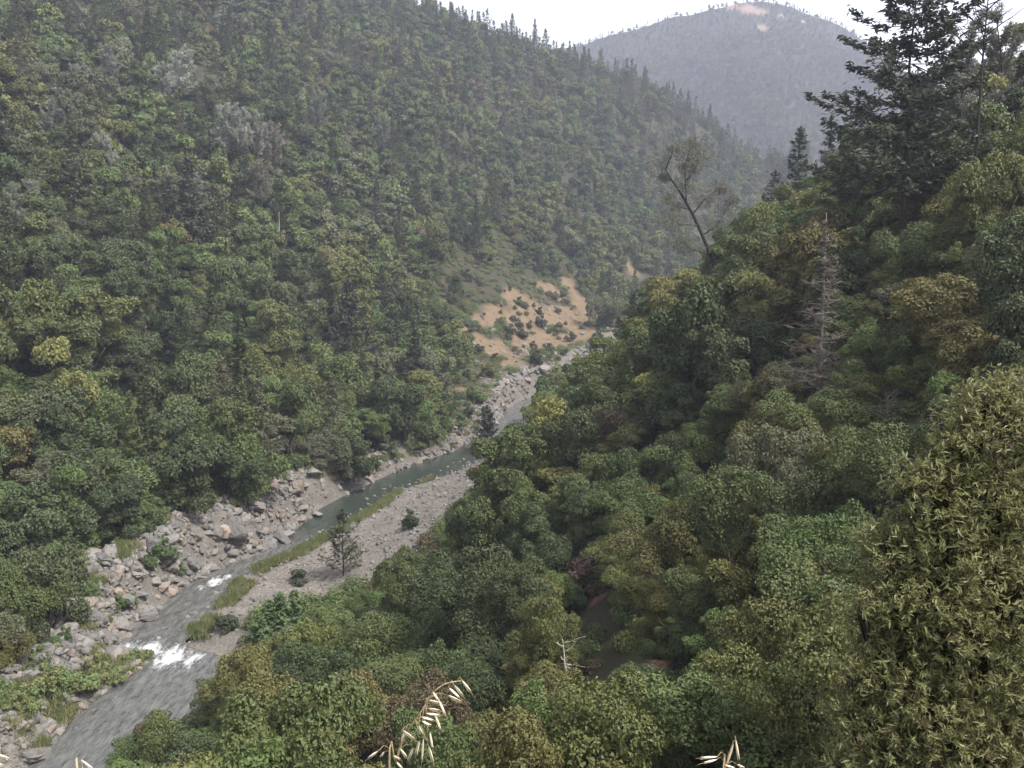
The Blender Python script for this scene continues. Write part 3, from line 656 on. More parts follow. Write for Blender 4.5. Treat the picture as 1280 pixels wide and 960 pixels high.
# ---- which ones the photo shows largest: a small id picture, nearest first, ground in the way
ztop = bz + np.where(con, H_ * 0.8, R_ * 1.5)
vis = np.ones(N_, bool)
for f in np.linspace(0.08, 0.95, 40):
    vis &= (EYE + (ztop - EYE) * f) > hq(bx * f, by * f) + 0.5
BW, BH = 640, 480; buf = np.full((BH, BW), -1, np.int32)
shown = np.zeros(N_, int)
for i in np.argsort(by):
    if not vis[i]: continue
    cz = bz[i] + (H_[i] * 0.5 if con[i] else R_[i] * 0.95)
    x, y, d = project(bx[i], by[i], cz)
    rx = FPX * (H_[i] * 0.13 if con[i] else R_[i] * 0.98) / d / 2; ry = FPX * (H_[i] * 0.5 if con[i] else R_[i] * 0.9) / d / 2
    x, y = x / 2, y / 2
    x0, x1, y0, y1 = int(max(x - rx, 0)), int(min(x + rx + 1, BW)), int(max(y - ry, 0)), int(min(y + ry + 1, BH))
    if x1 <= x0 or y1 <= y0: continue
    yy, xx = np.ogrid[y0:y1, x0:x1]
    m = (((xx - x) / rx) ** 2 + ((yy - y) / ry) ** 2 < 1) & (buf[y0:y1, x0:x1] < 0)
    buf[y0:y1, x0:x1][m] = i; shown[i] = m.sum()
def top_n(mask, n, least):
    c = np.where(mask & (shown >= least))[0]; return c[np.argsort(-shown[c])][:n]
oak_ids = top_n(~con, 292, 30); fir_ids = top_n(con, 170, 24)
single = np.zeros(N_, bool); single[oak_ids] = True; single[fir_ids] = True
print('trees', N_, 'oaks shown', int((shown[~con] > 0).sum()), 'firs shown', int((shown[con] > 0).sum()), 'least oak px', shown[oak_ids].min(), len(oak_ids), len(fir_ids))

# ---- labels: colour, build and rank from a landmark of the photo
MARKS = [('pale leafless pole', 357, 262), ('white rapids', 210, 818), ('grey boulders left of the rapids', 60, 785), ('tan rock outcrop above the pool', 335, 640),
 ('dark young pine on the gravel bar', 428, 690), ('dark cedar at the river edge', 610, 525), ('orange bare slope upstream', 690, 405), ('leaning dark-trunked pine', 880, 300),
 ('tall layered pine on the skyline', 1110, 200), ('tall bare pole trunk', 1197, 180), ('dead brown pine', 1025, 360), ('reddish earth gully', 890, 590),
 ('bleached snag at the lower right', 715, 830), ('white twiggy dead tree', 1110, 540), ('large leafy bush close by', 1120, 780), ('taller wild oat stalk', 530, 900),
 ('pale forked ghost pine', 228, 110), ('smoky ghost pine grove', 310, 175), ('slim pale ghost pine', 147, 205), ('feathery green saplings by the bar', 347, 765), ('high orange patch', 543, 190),
 ('two slim skyline pines', 990, 215), ('notch between both slopes', 925, 255), ('small wild oat heads', 908, 945), ('white water at the bend', 270, 727),
 ('willow thicket on the islet', 60, 855), ('upper left corner of the view', 15, 30), ('left edge of the view, midway', 10, 420), ('right edge of the view, midway', 1270, 380),
 ('pale rock slabs upstream', 690, 460), ('far bank tan boulders', 440, 608), ('left slope centre', 330, 400), ('crest of the left ridge', 640, 40), ('reddish brown shrubs', 735, 730)]
ORD = ['nearest', 'second nearest', 'third nearest', 'fourth nearest', 'fifth nearest', 'sixth nearest', 'seventh nearest', 'eighth nearest', 'ninth nearest', 'tenth nearest', 'eleventh nearest', 'twelfth nearest',
       'thirteenth nearest', 'fourteenth nearest', 'fifteenth nearest', 'sixteenth nearest', 'seventeenth nearest', 'eighteenth nearest', 'nineteenth nearest', 'twentieth nearest'] + [f'{k}th nearest' for k in range(21, 90)]
def rank_labels(items, noun):
    """items: list of (describing words, px, py) -> labels"""
    cells = {}
    for i, (d, x, y) in enumerate(items):
        m = min(range(len(MARKS)), key=lambda k: (MARKS[k][1] - x) ** 2 + (MARKS[k][2] - y) ** 2)
        cells.setdefault((d, m), []).append(((MARKS[m][1] - x) ** 2 + (MARKS[m][2] - y) ** 2, i))
    out = [None] * len(items)
    for (d, m), L in cells.items():
        L.sort()
        for k, (_, i) in enumerate(L):
            out[i] = f'{d} {noun}, the only one near the {MARKS[m][0]}' if len(L) == 1 else f'{d} {noun}, {ORD[k]} to the {MARKS[m][0]}'
    return out
def tree_parts(root, crown, trunk, color=None):
    c_ = obj('crown', crown, root); t_ = obj('trunk', trunk, root)
    if color is not None: c_.color = (*color, 1)
    return c_, t_
def empty(name, loc, rz=0.0, s=1.0):
    o = bpy.data.objects.new(name, None); sc.collection.objects.link(o); o.location = loc; o.rotation_euler = (0, 0, rz)
    o.scale = s if hasattr(s, '__len__') else (s, s, s); o.empty_display_size = 0.1; return o
def clone(root, loc, rz, s):
    r_ = root.copy(); sc.collection.objects.link(r_); r_.location = loc; r_.rotation_euler = (0, 0, rz); r_.scale = s; out = [r_]
    for ch in root.children:
        c_ = ch.copy(); sc.collection.objects.link(c_); c_.parent = r_; out.append(c_)
    return out
size_word = lambda r, m: 'small' if r < 0.85 * m else 'broad' if r > 1.2 * m else 'round'
protos = {}
def vary(c): 
    f = rng.uniform(0.85, 1.18); return tuple(np.clip(np.array(c) * f * rng.uniform(0.95, 1.05, 3), 0, 1))
items = []
for i in oak_ids:
    items.append((f'{size_word(R_[i], {True: 3.0, False: 4.3}[by[i] < 100])} {TN[TI[i]]}', *[float(v) for v in project(bx[i], by[i], bz[i] + R_[i])[:2]]))
labels = rank_labels(items, 'oak')
for i, lab in zip(oak_ids, labels):
    hi = by[i] < 100; lib = oak_hi if hi else oak_mid; v = VAR[i] % len(lib); key = ('oak', hi, v)
    loc = (bx[i], by[i], bz[i] - 0.15 * R_[i]); s = tuple(SX[i] * R_[i])
    if key not in protos:
        r_ = empty('oak_tree', loc, RZ[i], s); c_, t_ = tree_parts(r_, lib[v], oak_tr[v % 4]); protos[key] = r_
    else: r_, c_, t_ = clone(protos[key], loc, RZ[i], s)
    for c2 in r_.children:
        if c2.name.startswith('crown'): c2.color = (*vary(TONES[TN[TI[i]]]), 1)
    tag(r_, lab, 'oak tree', 'oaks covering the canyon slopes')
items = [(f'{"tall" if H_[i] > 16 else "short"} {TN[TI[i]]}', *[float(v) for v in project(bx[i], by[i], bz[i] + H_[i] * .5)[:2]]) for i in fir_ids]
for i, lab in zip(fir_ids, rank_labels(items, 'conifer')):
    v = VAR[i] % len(fir_mid); key = ('fir', v); loc = (bx[i], by[i], bz[i] - 0.3); s = tuple(SX[i] * H_[i])
    if key not in protos:
        r_ = empty('conifer_tree', loc, RZ[i], s); tree_parts(r_, *fir_mid[v]); protos[key] = r_
    else: r_ = clone(protos[key], loc, RZ[i], s)[0]
    for c2 in r_.children:
        if c2.name.startswith('crown'): c2.color = (*vary(TONES[TN[TI[i]]]), 1)
    tag(r_, lab, 'conifer', 'conifers scattered among the oaks')

# ---- the rest of the wood, the far mountain's trees, undergrowth, rubble: masses nobody could count
def library(name, sets):
    col = bpy.data.collections.new(name)
    for k, meshes in enumerate(sets):
        V = []; objs = []
        me0 = meshes[0]
        if len(meshes) == 1: me = me0
        else:
            bm = bmesh.new(); bm.from_mesh(meshes[0]); n0 = len(bm.faces); bm.from_mesh(meshes[1]); bm.faces.ensure_lookup_table()
            for f_ in bm.faces[n0:]: f_.material_index = 1
            me = bpy.data.meshes.new(name); bm.to_mesh(me); bm.free(); me.materials.append(meshes[0].materials[0]); me.materials.append(meshes[1].materials[0])
        o = bpy.data.objects.new(f'{name}_{k:02d}', me); col.objects.link(o)
    return col
def scatter(name, col, pos, rot, scale, var, tone=None):
    me = bpy.data.meshes.new(name); n = len(pos)
    me.vertices.add(n); me.vertices.foreach_set('co', np.asarray(pos, np.float32).ravel())
    for an, typ, val, fld in (('rot', 'FLOAT_VECTOR', rot, 'vector'), ('siz', 'FLOAT_VECTOR', scale, 'vector'), ('var', 'INT', var, 'value')) + ((('tone', 'FLOAT_COLOR', tone, 'color'),) if tone is not None else ()):
        a = me.attributes.new(an, typ, 'POINT'); a.data.foreach_set(fld, np.ascontiguousarray(val, np.int32 if typ == 'INT' else np.float32).ravel())
    o = obj(name, me)
    ng = bpy.data.node_groups.new(name, 'GeometryNodeTree')
    ng.interface.new_socket('Geometry', in_out='INPUT', socket_type='NodeSocketGeometry'); ng.interface.new_socket('Geometry', in_out='OUTPUT', socket_type='NodeSocketGeometry')
    gi, go = ng.nodes.new('NodeGroupInput'), ng.nodes.new('NodeGroupOutput')
    ip = ng.nodes.new('GeometryNodeInstanceOnPoints'); ci = ng.nodes.new('GeometryNodeCollectionInfo')
    ci.inputs['Collection'].default_value = col; ci.inputs['Separate Children'].default_value = True; ci.inputs['Reset Children'].default_value = True
    def at_(nm, ty):
        a = ng.nodes.new('GeometryNodeInputNamedAttribute'); a.data_type = ty; a.inputs['Name'].default_value = nm; return a.outputs[0]
    e2r = ng.nodes.new('FunctionNodeEulerToRotation'); ng.links.new(at_('rot', 'FLOAT_VECTOR'), e2r.inputs[0])
    ng.links.new(gi.outputs[0], ip.inputs['Points']); ng.links.new(ci.outputs[0], ip.inputs['Instance']); ip.inputs['Pick Instance'].default_value = True
    ng.links.new(at_('var', 'INT'), ip.inputs['Instance Index']); ng.links.new(e2r.outputs[0], ip.inputs['Rotation']); ng.links.new(at_('siz', 'FLOAT_VECTOR'), ip.inputs['Scale'])
    ng.links.new(ip.outputs[0], go.inputs[0])
    md = o.modifiers.new('scatter', 'NODES'); md.node_group = ng
    tag(o, kind='stuff'); return o
def tone_arr(ti):
    T = np.array([TONES[k] for k in TN])[ti] * rng.uniform(0.85, 1.3, (len(ti), 1)) * rng.uniform(0.95, 1.05, (len(ti), 3)) * np.array([1.08, 1.15, 1.05]); return np.concatenate([T, np.ones((len(ti), 1))], 1)
wood_lib = library('wood_tree', [(m,) for m in oak_lo] + [f_ for f_ in fir_lo] + [(m,) for m in oak_near] + [(m,) for m in oak_close])
rest = ~single & ((shown > 0) | (rng.random(N_) < 0.6))
sz = SX[rest] * np.where(con, H_, R_)[rest][:, None]
scatter('far_forest', wood_lib, np.stack([bx, by, bz - 0.12 * R_], 1)[rest], np.stack([0 * RZ, 0 * RZ, RZ], 1)[rest], sz, np.where(con, 4 + VAR % 2, np.where(by < 115, 9 + VAR % 3, np.where(by < 240, 6 + VAR % 3, VAR % 4)))[rest], tone_arr(TI[rest]))
# mountain trees
X, Y = grid_pts(-250, 760, 1010, 1860, 9.5); pz = mountain(X, Y)
ax, ay, ad = project(X, Y, pz); k = (ax > 560) & (ax < 1330) & (patch_mask(BARE_W, X, Y, pz, 0.8, 9) < 0.5) & (rng.random(len(X)) < 0.93)
X, Y, pz = X[k], Y[k], pz[k]; n = len(X); cm = rng.random(n) < np.where(Y > 1700, 0.55, 0.22)
sc_ = np.where(cm, rng.uniform(9, 17, n), rng.uniform(3.6, 6.5, n))[:, None] * np.where(Y > 1690, 0.75, 1)[:, None] * rng.uniform(0.85, 1.15, (n, 3))
scatter('mountain_forest', wood_lib, np.stack([X, Y, pz - 0.8], 1), np.stack([np.zeros(n), np.zeros(n), rng.uniform(0, 6.28, n)], 1), sc_, np.where(cm, rng.integers(4, 6, n), rng.integers(0, 4, n)),
        tone_arr(np.where(cm, 0, rng.choice([0, 1, 2, 4, 1], n))))
# undergrowth
def tuft(seed, n, size, mat, h=1.0):
    r = np.random.default_rng(seed); d = sphere_dirs(n, r); d[:, 2] = np.abs(d[:, 2]); rr = r.uniform(0.5, 1.0, n)[:, None]
    V, F = leaf_quads(d * rr * np.array([1, 1, h]), d + r.normal(size=d.shape) * 0.5 + np.array([0, 0, 0.4]), size * r.uniform(.6, 1.3, n), 0.6, r=r)
    return mesh_np('shrub', V, F, mat, attrs={'leaf': ('FACE', 'FLOAT', r.random(n))})
bush_lib = library('brush', [(tuft(600 + i, 900, 0.08, M_leaf_far, h_),) for i, h_ in enumerate([0.9, 1.2, 0.7])])
X, Y = grid_pts(-260, 260, 18, 480, 2.7); k = cone(X, Y, 12) & ((Y < 330) | (np.exp(-((X - ux) / 60) ** 2 - ((Y - uy) / 110) ** 2) > 0.3)); X, Y = X[k], Y[k]; g, s_, n_s = river(X, Y); zz = hq(X, Y)
w8 = (fbm(X / 9, Y / 9, 3, 41) - 0.5) * 10
k = (g > np.where(s_ > 0, 6 + w8 * 0.8, 3.0)) & (bar_mask(g, s_, n_s) < 0.35) & (patch_mask(ORANGE_W, X, Y, zz, 0.5) < 0.4) & (patch_mask(RED_W, X, Y, zz, .5, 3) < 0.4) & (rng.random(len(X)) < np.where(s_ < 0, 0.92, 0.66)) & (np.hypot(X, Y) > 18)
X, Y, zz = X[k], Y[k], zz[k]; n = len(X); s1 = rng.uniform(0.5, 1.35, (n, 1)) * np.where(Y > 110, 1.75, 1.35)[:, None] * rng.uniform(0.8, 1.2, (n, 3))
scatter('undergrowth', bush_lib, np.stack([X, Y, zz - 0.15], 1), np.stack([np.zeros(n), np.zeros(n), rng.uniform(0, 6.28, n)], 1), s1, rng.integers(0, 3, n), tone_arr(rng.choice([0, 1, 1, 2, 5, 6], n)))
print('undergrowth', n)

# ================================================================ SINGLE TREES ONE CAN NAME
def stand(px, Y, top_py, sink=0.3):
    dx, dz = ray(px, 480); x = dx * Y; z = float(height(x, Y)); top = at(px, top_py, Y)[2]
    return (x, Y, z - sink), max(top - z + sink, 2.0)
def stand_on(px, base_py, top_py, sink=0.3):
    x, y = hit(px, base_py); z = float(height(x, y)); return (x, y, z - sink), max(at(px, top_py, y)[2] - z + sink, 3.0)
def single_tree(name, cat, label, loc, H, meshes, col, rz=None, part_names=None):
    r_ = empty(name, loc, rng.uniform(0, 6.28) if rz is None else rz, H)
    for k, me in enumerate(meshes):
        o = obj((part_names or ('crown', 'trunk'))[k], me, r_); o.color = (*col, 1)
    tag(r_, label, cat); return r_
loc, H = stand(1112, 104, -75)
single_tree('layered_pine', 'conifer', 'tallest dark pine with layered boughs against the sky, beside the bare pole trunk', loc, H,
    conifer(701, 1.0, M_leaf, M_bark_black, base=0.30, width=0.205, whorls=24, per=5, leaves=105, size=0.0105, droop=-0.14, ragged=0.40, tr=0.0105, split=True, power=0.42, gap=0.15), (0.052, 0.06, 0.040), 0.6)
loc, H = stand(1198, 96, -45)
single_tree('bare_pole_tree', 'dead tree', 'tall bare dark pole trunk with twigs only at its forked top', loc, H,
    dead_branches(702, 1.0, M_bark_black, n=20, length=0.17, base=0.72, r0=0.0085, droop=0.55, twigs=5, lean=-0.02, taper=False, crook=0.02), (0.1, 0.1, 0.1), 0.3, ('trunk', 'branches'))
for k, (px, Y, tp, lab, col, sd) in enumerate([(1172, 122, 28, 'thin hazy grey pine just right of the layered pine on the skyline', (0.15, 0.155, 0.125), 711),
        (1228, 128, 12, 'thin hazy grey pine right of the bare pole trunk on the skyline', (0.15, 0.148, 0.12), 712), (1146, 124, 105, 'shorter wispy pine half hidden behind the layered pine', (0.12, 0.128, 0.09), 713)]):
    loc, H = stand(px, Y, tp); single_tree('ghost_pine', 'ghost pine', lab, loc, H, wispy_pine(sd, 1.0, M_leaf, M_bark, n_limbs=26, leaves=46, size=0.014, top=0.3, spread=0.2), col)
for px, Y, tp, wd, lab, sd in [(1256, 131, 0, 0.13, 'dark spire conifer near the upper right corner, its tip in the sky', 721), (1280, 126, 45, 0.16, 'dark conifer cut by the right edge below the spire conifer', 722),
        (985, 186, 158, 0.17, 'left of two slim pines on the right skyline, thin with open boughs', 723), (1021, 196, 143, 0.15, 'right of two slim pines on the right skyline, hazier', 724),
        (957, 188, 212, 0.26, 'short ragged pine left of the two slim pines on the skyline', 725), (1040, 170, 190, 0.26, 'low dark pine at the left foot of the layered pine', 726),
        (790, 200, 366, 0.22, 'dark broad conifer at the spur edge, right of the orange slope', 727), (772, 206, 395, 0.2, 'small dark conifer in front of the orange slope, leftmost on the spur edge', 728)]:
    loc, H = stand(px, Y, tp)
    single_tree('conifer_tree', 'conifer', lab, loc, H, conifer(sd, 1.0, M_leaf, M_bark_black, base=0.16, width=wd, whorls=20, per=5, leaves=26, size=0.02, ragged=0.45, tr=0.0125, gap=0.22, power=0.8), vary((0.038, 0.048, 0.028)))
# the leaning pine: trunk drawn through its own points on one plane of real depth
def px_local(pts, Y, base):
    out = []
    for px, py, dy in pts:
        x, y, z = at(px, py, Y + dy); out.append((x - base[0], y - base[1], z - base[2]))
    return out
Y = 172; base = at(899, 350, Y); base = (base[0], base[1], float(height(base[0], Y)) - 0.3)
tr = px_local([(902, 372, 0), (897, 345, 0), (888, 318, 0), (878, 294, .3), (866, 268, .5), (852, 243, .6), (840, 226, .6), (832, 212, .8)], Y, base)
parts = [tube(tr, [.44, .42, .38, .34, .29, .23, .15, .06], 8)]
br = []; tips = []
for pts in ([(858, 252, .5), (857, 232, -.4), (856, 208, -.8), (861, 190, -1), (868, 178, -1)], [(857, 228, -.4), (868, 212, -1.5), (876, 196, -2)], [(866, 268, .5), (880, 250, 1.5), (893, 240, 2.5), (902, 236, 3)],
            [(878, 294, .3), (896, 282, 2), (908, 262, 2.5), (914, 250, 3)], [(840, 226, .6), (830, 222, 1.8), (824, 205, 2)], [(832, 212, .8), (838, 196, 0), (842, 184, 0)], [(872, 282, .4), (850, 280, -2), (836, 272, -3)],
            [(888, 318, 0), (864, 312, -2.5), (850, 300, -3)], [(862, 262, .5), (845, 258, 3), (834, 248, 4)]):
    L = px_local(pts, Y, base); br.append(tube(L, list(np.linspace(.14, .03, len(L))), 5)); tips += L[1:]
rr_ = np.random.default_rng(5); P = []
for p in tips:
    m = int(rr_.uniform(240, 640)); P.append(np.array(p) + sphere_dirs(m, rr_) * (rr_.random(m) ** 0.5)[:, None] * rr_.uniform(1.2, 3.2) * np.array([1, 1, .75]))
P = np.vstack(P)
V, F = leaf_quads(P, rr_.normal(size=P.shape) + [0, 0, .4], 0.27 * rr_.uniform(.5, 1.3, len(P)), 0.28, rr_.normal(size=P.shape) + [0, 0, .7], rr_)
lp = empty('leaning_pine', base)
o = obj('crown', mesh_np('crown', V, F, M_leaf, attrs={'leaf': ('FACE', 'FLOAT', rr_.random(len(P)))}), lp); o.color = (0.115, 0.112, 0.082, 1)
tv, tf = join(parts + br); obj('trunk', mesh_np('trunk', tv, tf, M_bark_black, True), lp)
tag(lp, 'dark-trunked pine leaning left over the valley with a thin see-through crown', 'leaning pine')
# ghost pines and tall conifers on the left slope
for px, Y, tp, lab, col, sd in [(228, 160, 62, 'palest tall forked ghost pine high on the left slope', (0.155, 0.155, 0.145), 731), (203, 160, 84, 'pale ghost pine just left of the palest forked one', (0.13, 0.13, 0.12), 732),
        (147, 250, 174, 'slim pale ghost pine with a bare leaning stem below its tuft', (0.135, 0.135, 0.125), 733), (282, 228, 140, 'leftmost smoky ghost pine of the grove on the left slope', (0.12, 0.12, 0.11), 734),
        (305, 232, 136, 'middle smoky ghost pine of the grove on the left slope', (0.135, 0.13, 0.12), 735), (327, 236, 148, 'smoky ghost pine right of centre in the grove', (0.12, 0.115, 0.105), 736),
        (348, 240, 160, 'rightmost brownish ghost pine of the grove on the left slope', (0.125, 0.108, 0.095), 737), (104, 150, 84, 'pale ghost pine high up toward the upper left corner', (0.12, 0.12, 0.11), 738),
        (48, 296, 226, 'pale ghost pine near the left edge, above the oak belt', (0.115, 0.115, 0.10), 739), (62, 200, 128, 'greyish ghost pine near the left edge, upper of two', (0.105, 0.11, 0.095), 740),
        (140, 130, 60, 'ghost pine with a pale bare stem above the slim pale one', (0.11, 0.11, 0.10), 741), (180, 140, 92, 'grey pine rising above the oaks, left of the two palest ones', (0.10, 0.105, 0.09), 743), (20, 330, 232, 'tall grey-green pine by the left edge with an open crown', (0.085, 0.092, 0.07), 744), (86, 205, 118, 'grey-green pine high by the upper left, beside a paler one', (0.09, 0.095, 0.075), 745),
        (395, 190, 118, 'grey-green pine alone up the slope right of the smoky grove', (0.085, 0.092, 0.072), 746), (480, 210, 150, 'faint grey pine in the middle of the left slope', (0.085, 0.09, 0.075), 747), (255, 300, 222, 'thin grey pine beside the tall dark fir', (0.09, 0.095, 0.078), 748), (330, 284, 206, 'brownish thin pine standing before the smoky grove', (0.10, 0.088, 0.072), 742)]:
    loc, H = stand_on(px, Y, tp)
    single_tree('ghost_pine', 'ghost pine', lab, loc, H, wispy_pine(sd, 1.0, M_leaf, M_bark, n_limbs=46, leaves=30, size=0.017, top=0.42, spread=0.26, lean=rng.uniform(-.12, .12)), (min(col[0] * 1.65, .26), min(col[1] * 1.78, .28), min(col[2] * 1.6, .25)))
for px, Y, tp, lab, sd in [(240, 318, 190, 'tall dark fir below the pale forked ghost pine', 751), (6, 250, 92, 'tall dark conifer cut by the left edge', 752), (438, 480, 350, 'dark fir above the boulder bank, left of the bend', 754), (520, 508, 410, 'brownish dark conifer above the river bend', 755), (216, 316, 222, 'dark fir just left of the tall dark fir', 756), (418, 480, 372, 'shorter dark fir beside the fir above the boulder bank', 757)]:
    loc, H = stand_on(px, Y, tp)
    single_tree('conifer_tree', 'conifer', lab, loc, H, conifer(sd, 1.0, M_leaf, M_bark, base=0.08, width=0.23, whorls=24, per=6, leaves=22, size=0.024, ragged=0.35, tr=0.0115, gap=0.1), vary((0.042, 0.05, 0.032)))
# dead trees
def dead(name, lab, px, Y, tp, mat, rz=0.0, parts_=('trunk', 'branches'), hmax=40, **kw):
    loc, H = stand(px, Y, tp); H = min(H, hmax); return single_tree(name, 'dead tree', lab, loc, H, dead_branches(kw.pop('seed'), 1.0, mat, **kw), (.2, .2, .2), rz, parts_)
dead('dead_pine', 'dead grey-brown pine with drooping bare twigs amid the oaks of the right slope', 1026, 88, 258, M_dead_brown, 0.5, seed=761, n=130, length=0.19, base=0.12, r0=0.011, droop=-0.05, twigs=10, crook=0.02)
dead('dead_tree', 'white twiggy dead tree behind the large leafy bush', 1112, 72, 492, M_dead, 0.2, seed=762, n=16, length=0.55, base=0.25, r0=0.018, droop=0.5, twigs=7, taper=False, crook=0.08)
dead('snag', 'crooked bleached snag with broken branches at the lower right', 722, 63, 800, M_dead_white, 0.4, seed=763, n=9, length=0.3, base=0.45, r0=0.022, droop=0.3, twigs=3, taper=False, crook=0.14, lean=-0.12)
dead('bare_pole', 'thin pale leafless pole standing among the left slope oaks', 355, 296, 234, M_dead_white, 0.2, hmax=14, seed=764, n=3, length=0.05, base=0.7, r0=0.016, twigs=0, crook=0.015, lean=0.05)
dead('dead_shrub', 'leafless grey twigs over the oaks left of the reddish brown bush', 690, 92, 720, M_dead_brown, 0.9, hmax=7, seed=765, n=22, length=0.5, base=0.15, r0=0.014, droop=0.5, twigs=8, taper=False, crook=0.1)
dead('dead_tree', 'pale bare stem poking out of the oaks beside the reddish brown bush', 738, 84, 712, M_dead_white, 0.1, hmax=8, seed=766, n=3, length=0.2, base=0.6, r0=0.012, twigs=1, crook=0.08)
# river-side trees
x, y = on_plane(430, 723, 0.8)
single_tree('young_pine', 'conifer', 'dark young pine standing alone on the grey gravel bar', (x, y, float(height(x, y)) - .2), 10.2, conifer(771, 1.0, M_leaf, M_bark_black, base=0.12, width=0.30, whorls=13, per=5, leaves=26, size=0.026, ragged=0.35, tr=0.012, gap=0.12, power=0.75, droop=0.15), (0.04, 0.048, 0.026), 0.4)
x, y = on_plane(609, 563, 0.5)
single_tree('cedar', 'conifer', 'dark ragged cedar at the edge of the far river bend', (x, y, float(height(x, y)) - .2), 12.4, conifer(772, 1.0, M_leaf, M_bark_black, base=0.05, width=0.23, whorls=18, per=6, leaves=26, size=0.03, ragged=0.4, tr=0.012, power=0.45), (0.032, 0.042, 0.026), 0.4)
x, y = on_plane(747, 452, 2.0)
single_tree('conifer_tree', 'conifer', 'small dark spire before the pale rock slabs upstream', (x, y, float(height(x, y)) - .2), 11, conifer(773, 1.0, M_leaf, M_bark_black, base=0.05, width=0.2, whorls=14, per=5, leaves=14, size=0.034, tr=0.012), (0.036, 0.045, 0.028), 0.4)
for px, py, H, lab in [(338, 790, 4.6, 'tallest feathery bright green sapling beside the gravel bar'), (352, 787, 5.2, 'middle feathery bright green sapling in the row beside the bar'), (368, 780, 4.7, 'feathery bright green sapling nearest the round shrub on the bar'), (326, 797, 3.6, 'smallest feathery bright green sapling, lowest of the row')]:
    x, y = on_plane(px, py, 1.0)
    single_tree('sapling', 'sapling', lab, (x, y, float(height(x, y)) - .15), H * 1.1, conifer(780 + px, 1.0, M_leaf, M_bark, base=0.03, width=0.30, whorls=13, per=6, leaves=24, size=0.05, ragged=0.25, tr=0.012, power=0.7, droop=0.45), (0.085, 0.125, 0.05))

# ---- shrubs: one crown and its stems each
stem_me = oak_trunk(450, M_bark, 0.05)
shrub_me = [oak_crown(460 + i, 2600, 0.085, M_leaf, flat=f_, spread=1.0, lobes=l_) for i, (f_, l_) in enumerate([(0.75, 10), (0.6, 8), (0.9, 12)])]
SH = []     # (px, py, radius m, tone colour, words)
SH += [(375, 727, 1.55, (0.04, 0.052, 0.028), 'dark round'), (282, 787, 1.7, (0.04, 0.05, 0.025), 'dark round'), (512, 660, 1.9, (0.05, 0.075, 0.035), 'dense green'), (318, 803, 1.5, (0.06, 0.075, 0.03), 'green'), (362, 800, 1.4, (0.055, 0.07, 0.03), 'green'),
       (203, 702, 2.2, (0.075, 0.11, 0.045), 'bright green'), (186, 712, 1.5, (0.06, 0.085, 0.035), 'bright green'), (1016, 438, 2.0, (0.16, 0.14, 0.05), 'yellowish'), (1002, 446, 1.5, (0.15, 0.13, 0.05), 'yellowish'), (942, 386, 1.6, (0.14, 0.15, 0.06), 'pale yellow green'),
       (738, 738, 2.6, (0.085, 0.055, 0.045), 'reddish brown'), (704, 730, 2.2, (0.08, 0.056, 0.048), 'reddish brown')]
for k in range(17):                 # willow thicket on the islet
    f = k / 16; SH.append((6 + f * 172 + rng.uniform(-4, 4), 884 - 48 * f + rng.uniform(-9, 9), rng.uniform(1.15, 2.0), (0.135, 0.15, 0.06) if k % 3 else (0.10, 0.135, 0.05), 'pale willow green' if k % 3 else 'fresh willow green'))
for px, py, r in [(12, 812, 1.3), (30, 808, 1.0), (66, 810, 1.2), (82, 803, 1.0), (50, 818, 1.0), (96, 752, 1.2), (150, 762, 1.1), (30, 770, 1.0), (136, 776, 0.9), (165, 755, 1.0), (112, 745, 1.6), (75, 740, 1.5), (226, 716, 1.0)]:
    SH.append((px, py, r, (0.075, 0.11, 0.04), 'fresh green'))
for px, py, r in [(454, 588, 2.2), (470, 582, 2.0), (492, 572, 2.0), (515, 560, 2.3), (540, 552, 2.6), (556, 543, 2.4), (575, 533, 2.2), (530, 545, 2.0), (440, 596, 1.6), (548, 530, 2.4), (568, 520, 2.2), (585, 520, 1.8), (600, 505, 2.4), (508, 548, 2.0), (590, 500, 2.0)]:
    SH.append((px, py, r, vary((0.07, 0.095, 0.042)), 'bank-side green'))
k = 0
while k < 105:                       # scattered over the bare orange slope upstream
    px, py = rng.normal(662, 62), rng.normal(398, 42)
    if py > 486 - (px - 600) * 0.35 or not (545 < px < 765): continue
    f = rng.random(); SH.append((px, py, 0.9 + 2.2 * rng.random() ** 1.7, vary([(0.05, 0.062, 0.03), (0.085, 0.09, 0.042), (0.12, 0.11, 0.05), (0.06, 0.07, 0.045)][int(f * 4)]), ['dark', 'olive', 'yellowish', 'grey green'][int(f * 4)])); k += 1
sh_labels = rank_labels([(f'{d_} {"small" if r < 1.5 else "bushy"}', px, py) for px, py, r, c_, d_ in SH], 'shrub')
sp_ = {}
for k, ((px, py, r, c_, d_), lab) in enumerate(zip(SH, sh_labels)):
    x, y = hit(px, py, 40); loc = (x, y, float(height(x, y)) - 0.12 * r); s = (r * rng.uniform(.9, 1.15), r * rng.uniform(.9, 1.15), r * rng.uniform(.85, 1.2)); v = k % 3
    if v not in sp_:
        r_ = empty('shrub', loc, k, s); obj('foliage', shrub_me[v], r_); obj('stem', stem_me, r_); sp_[v] = r_
    else: r_ = clone(sp_[v], loc, k * 1.7, s)[0]
    for c2 in r_.children:
        if c2.name.startswith('foliage'): c2.color = (*c_, 1)
    tag(r_, lab, 'shrub', 'shrubs along the river and on bare slopes')

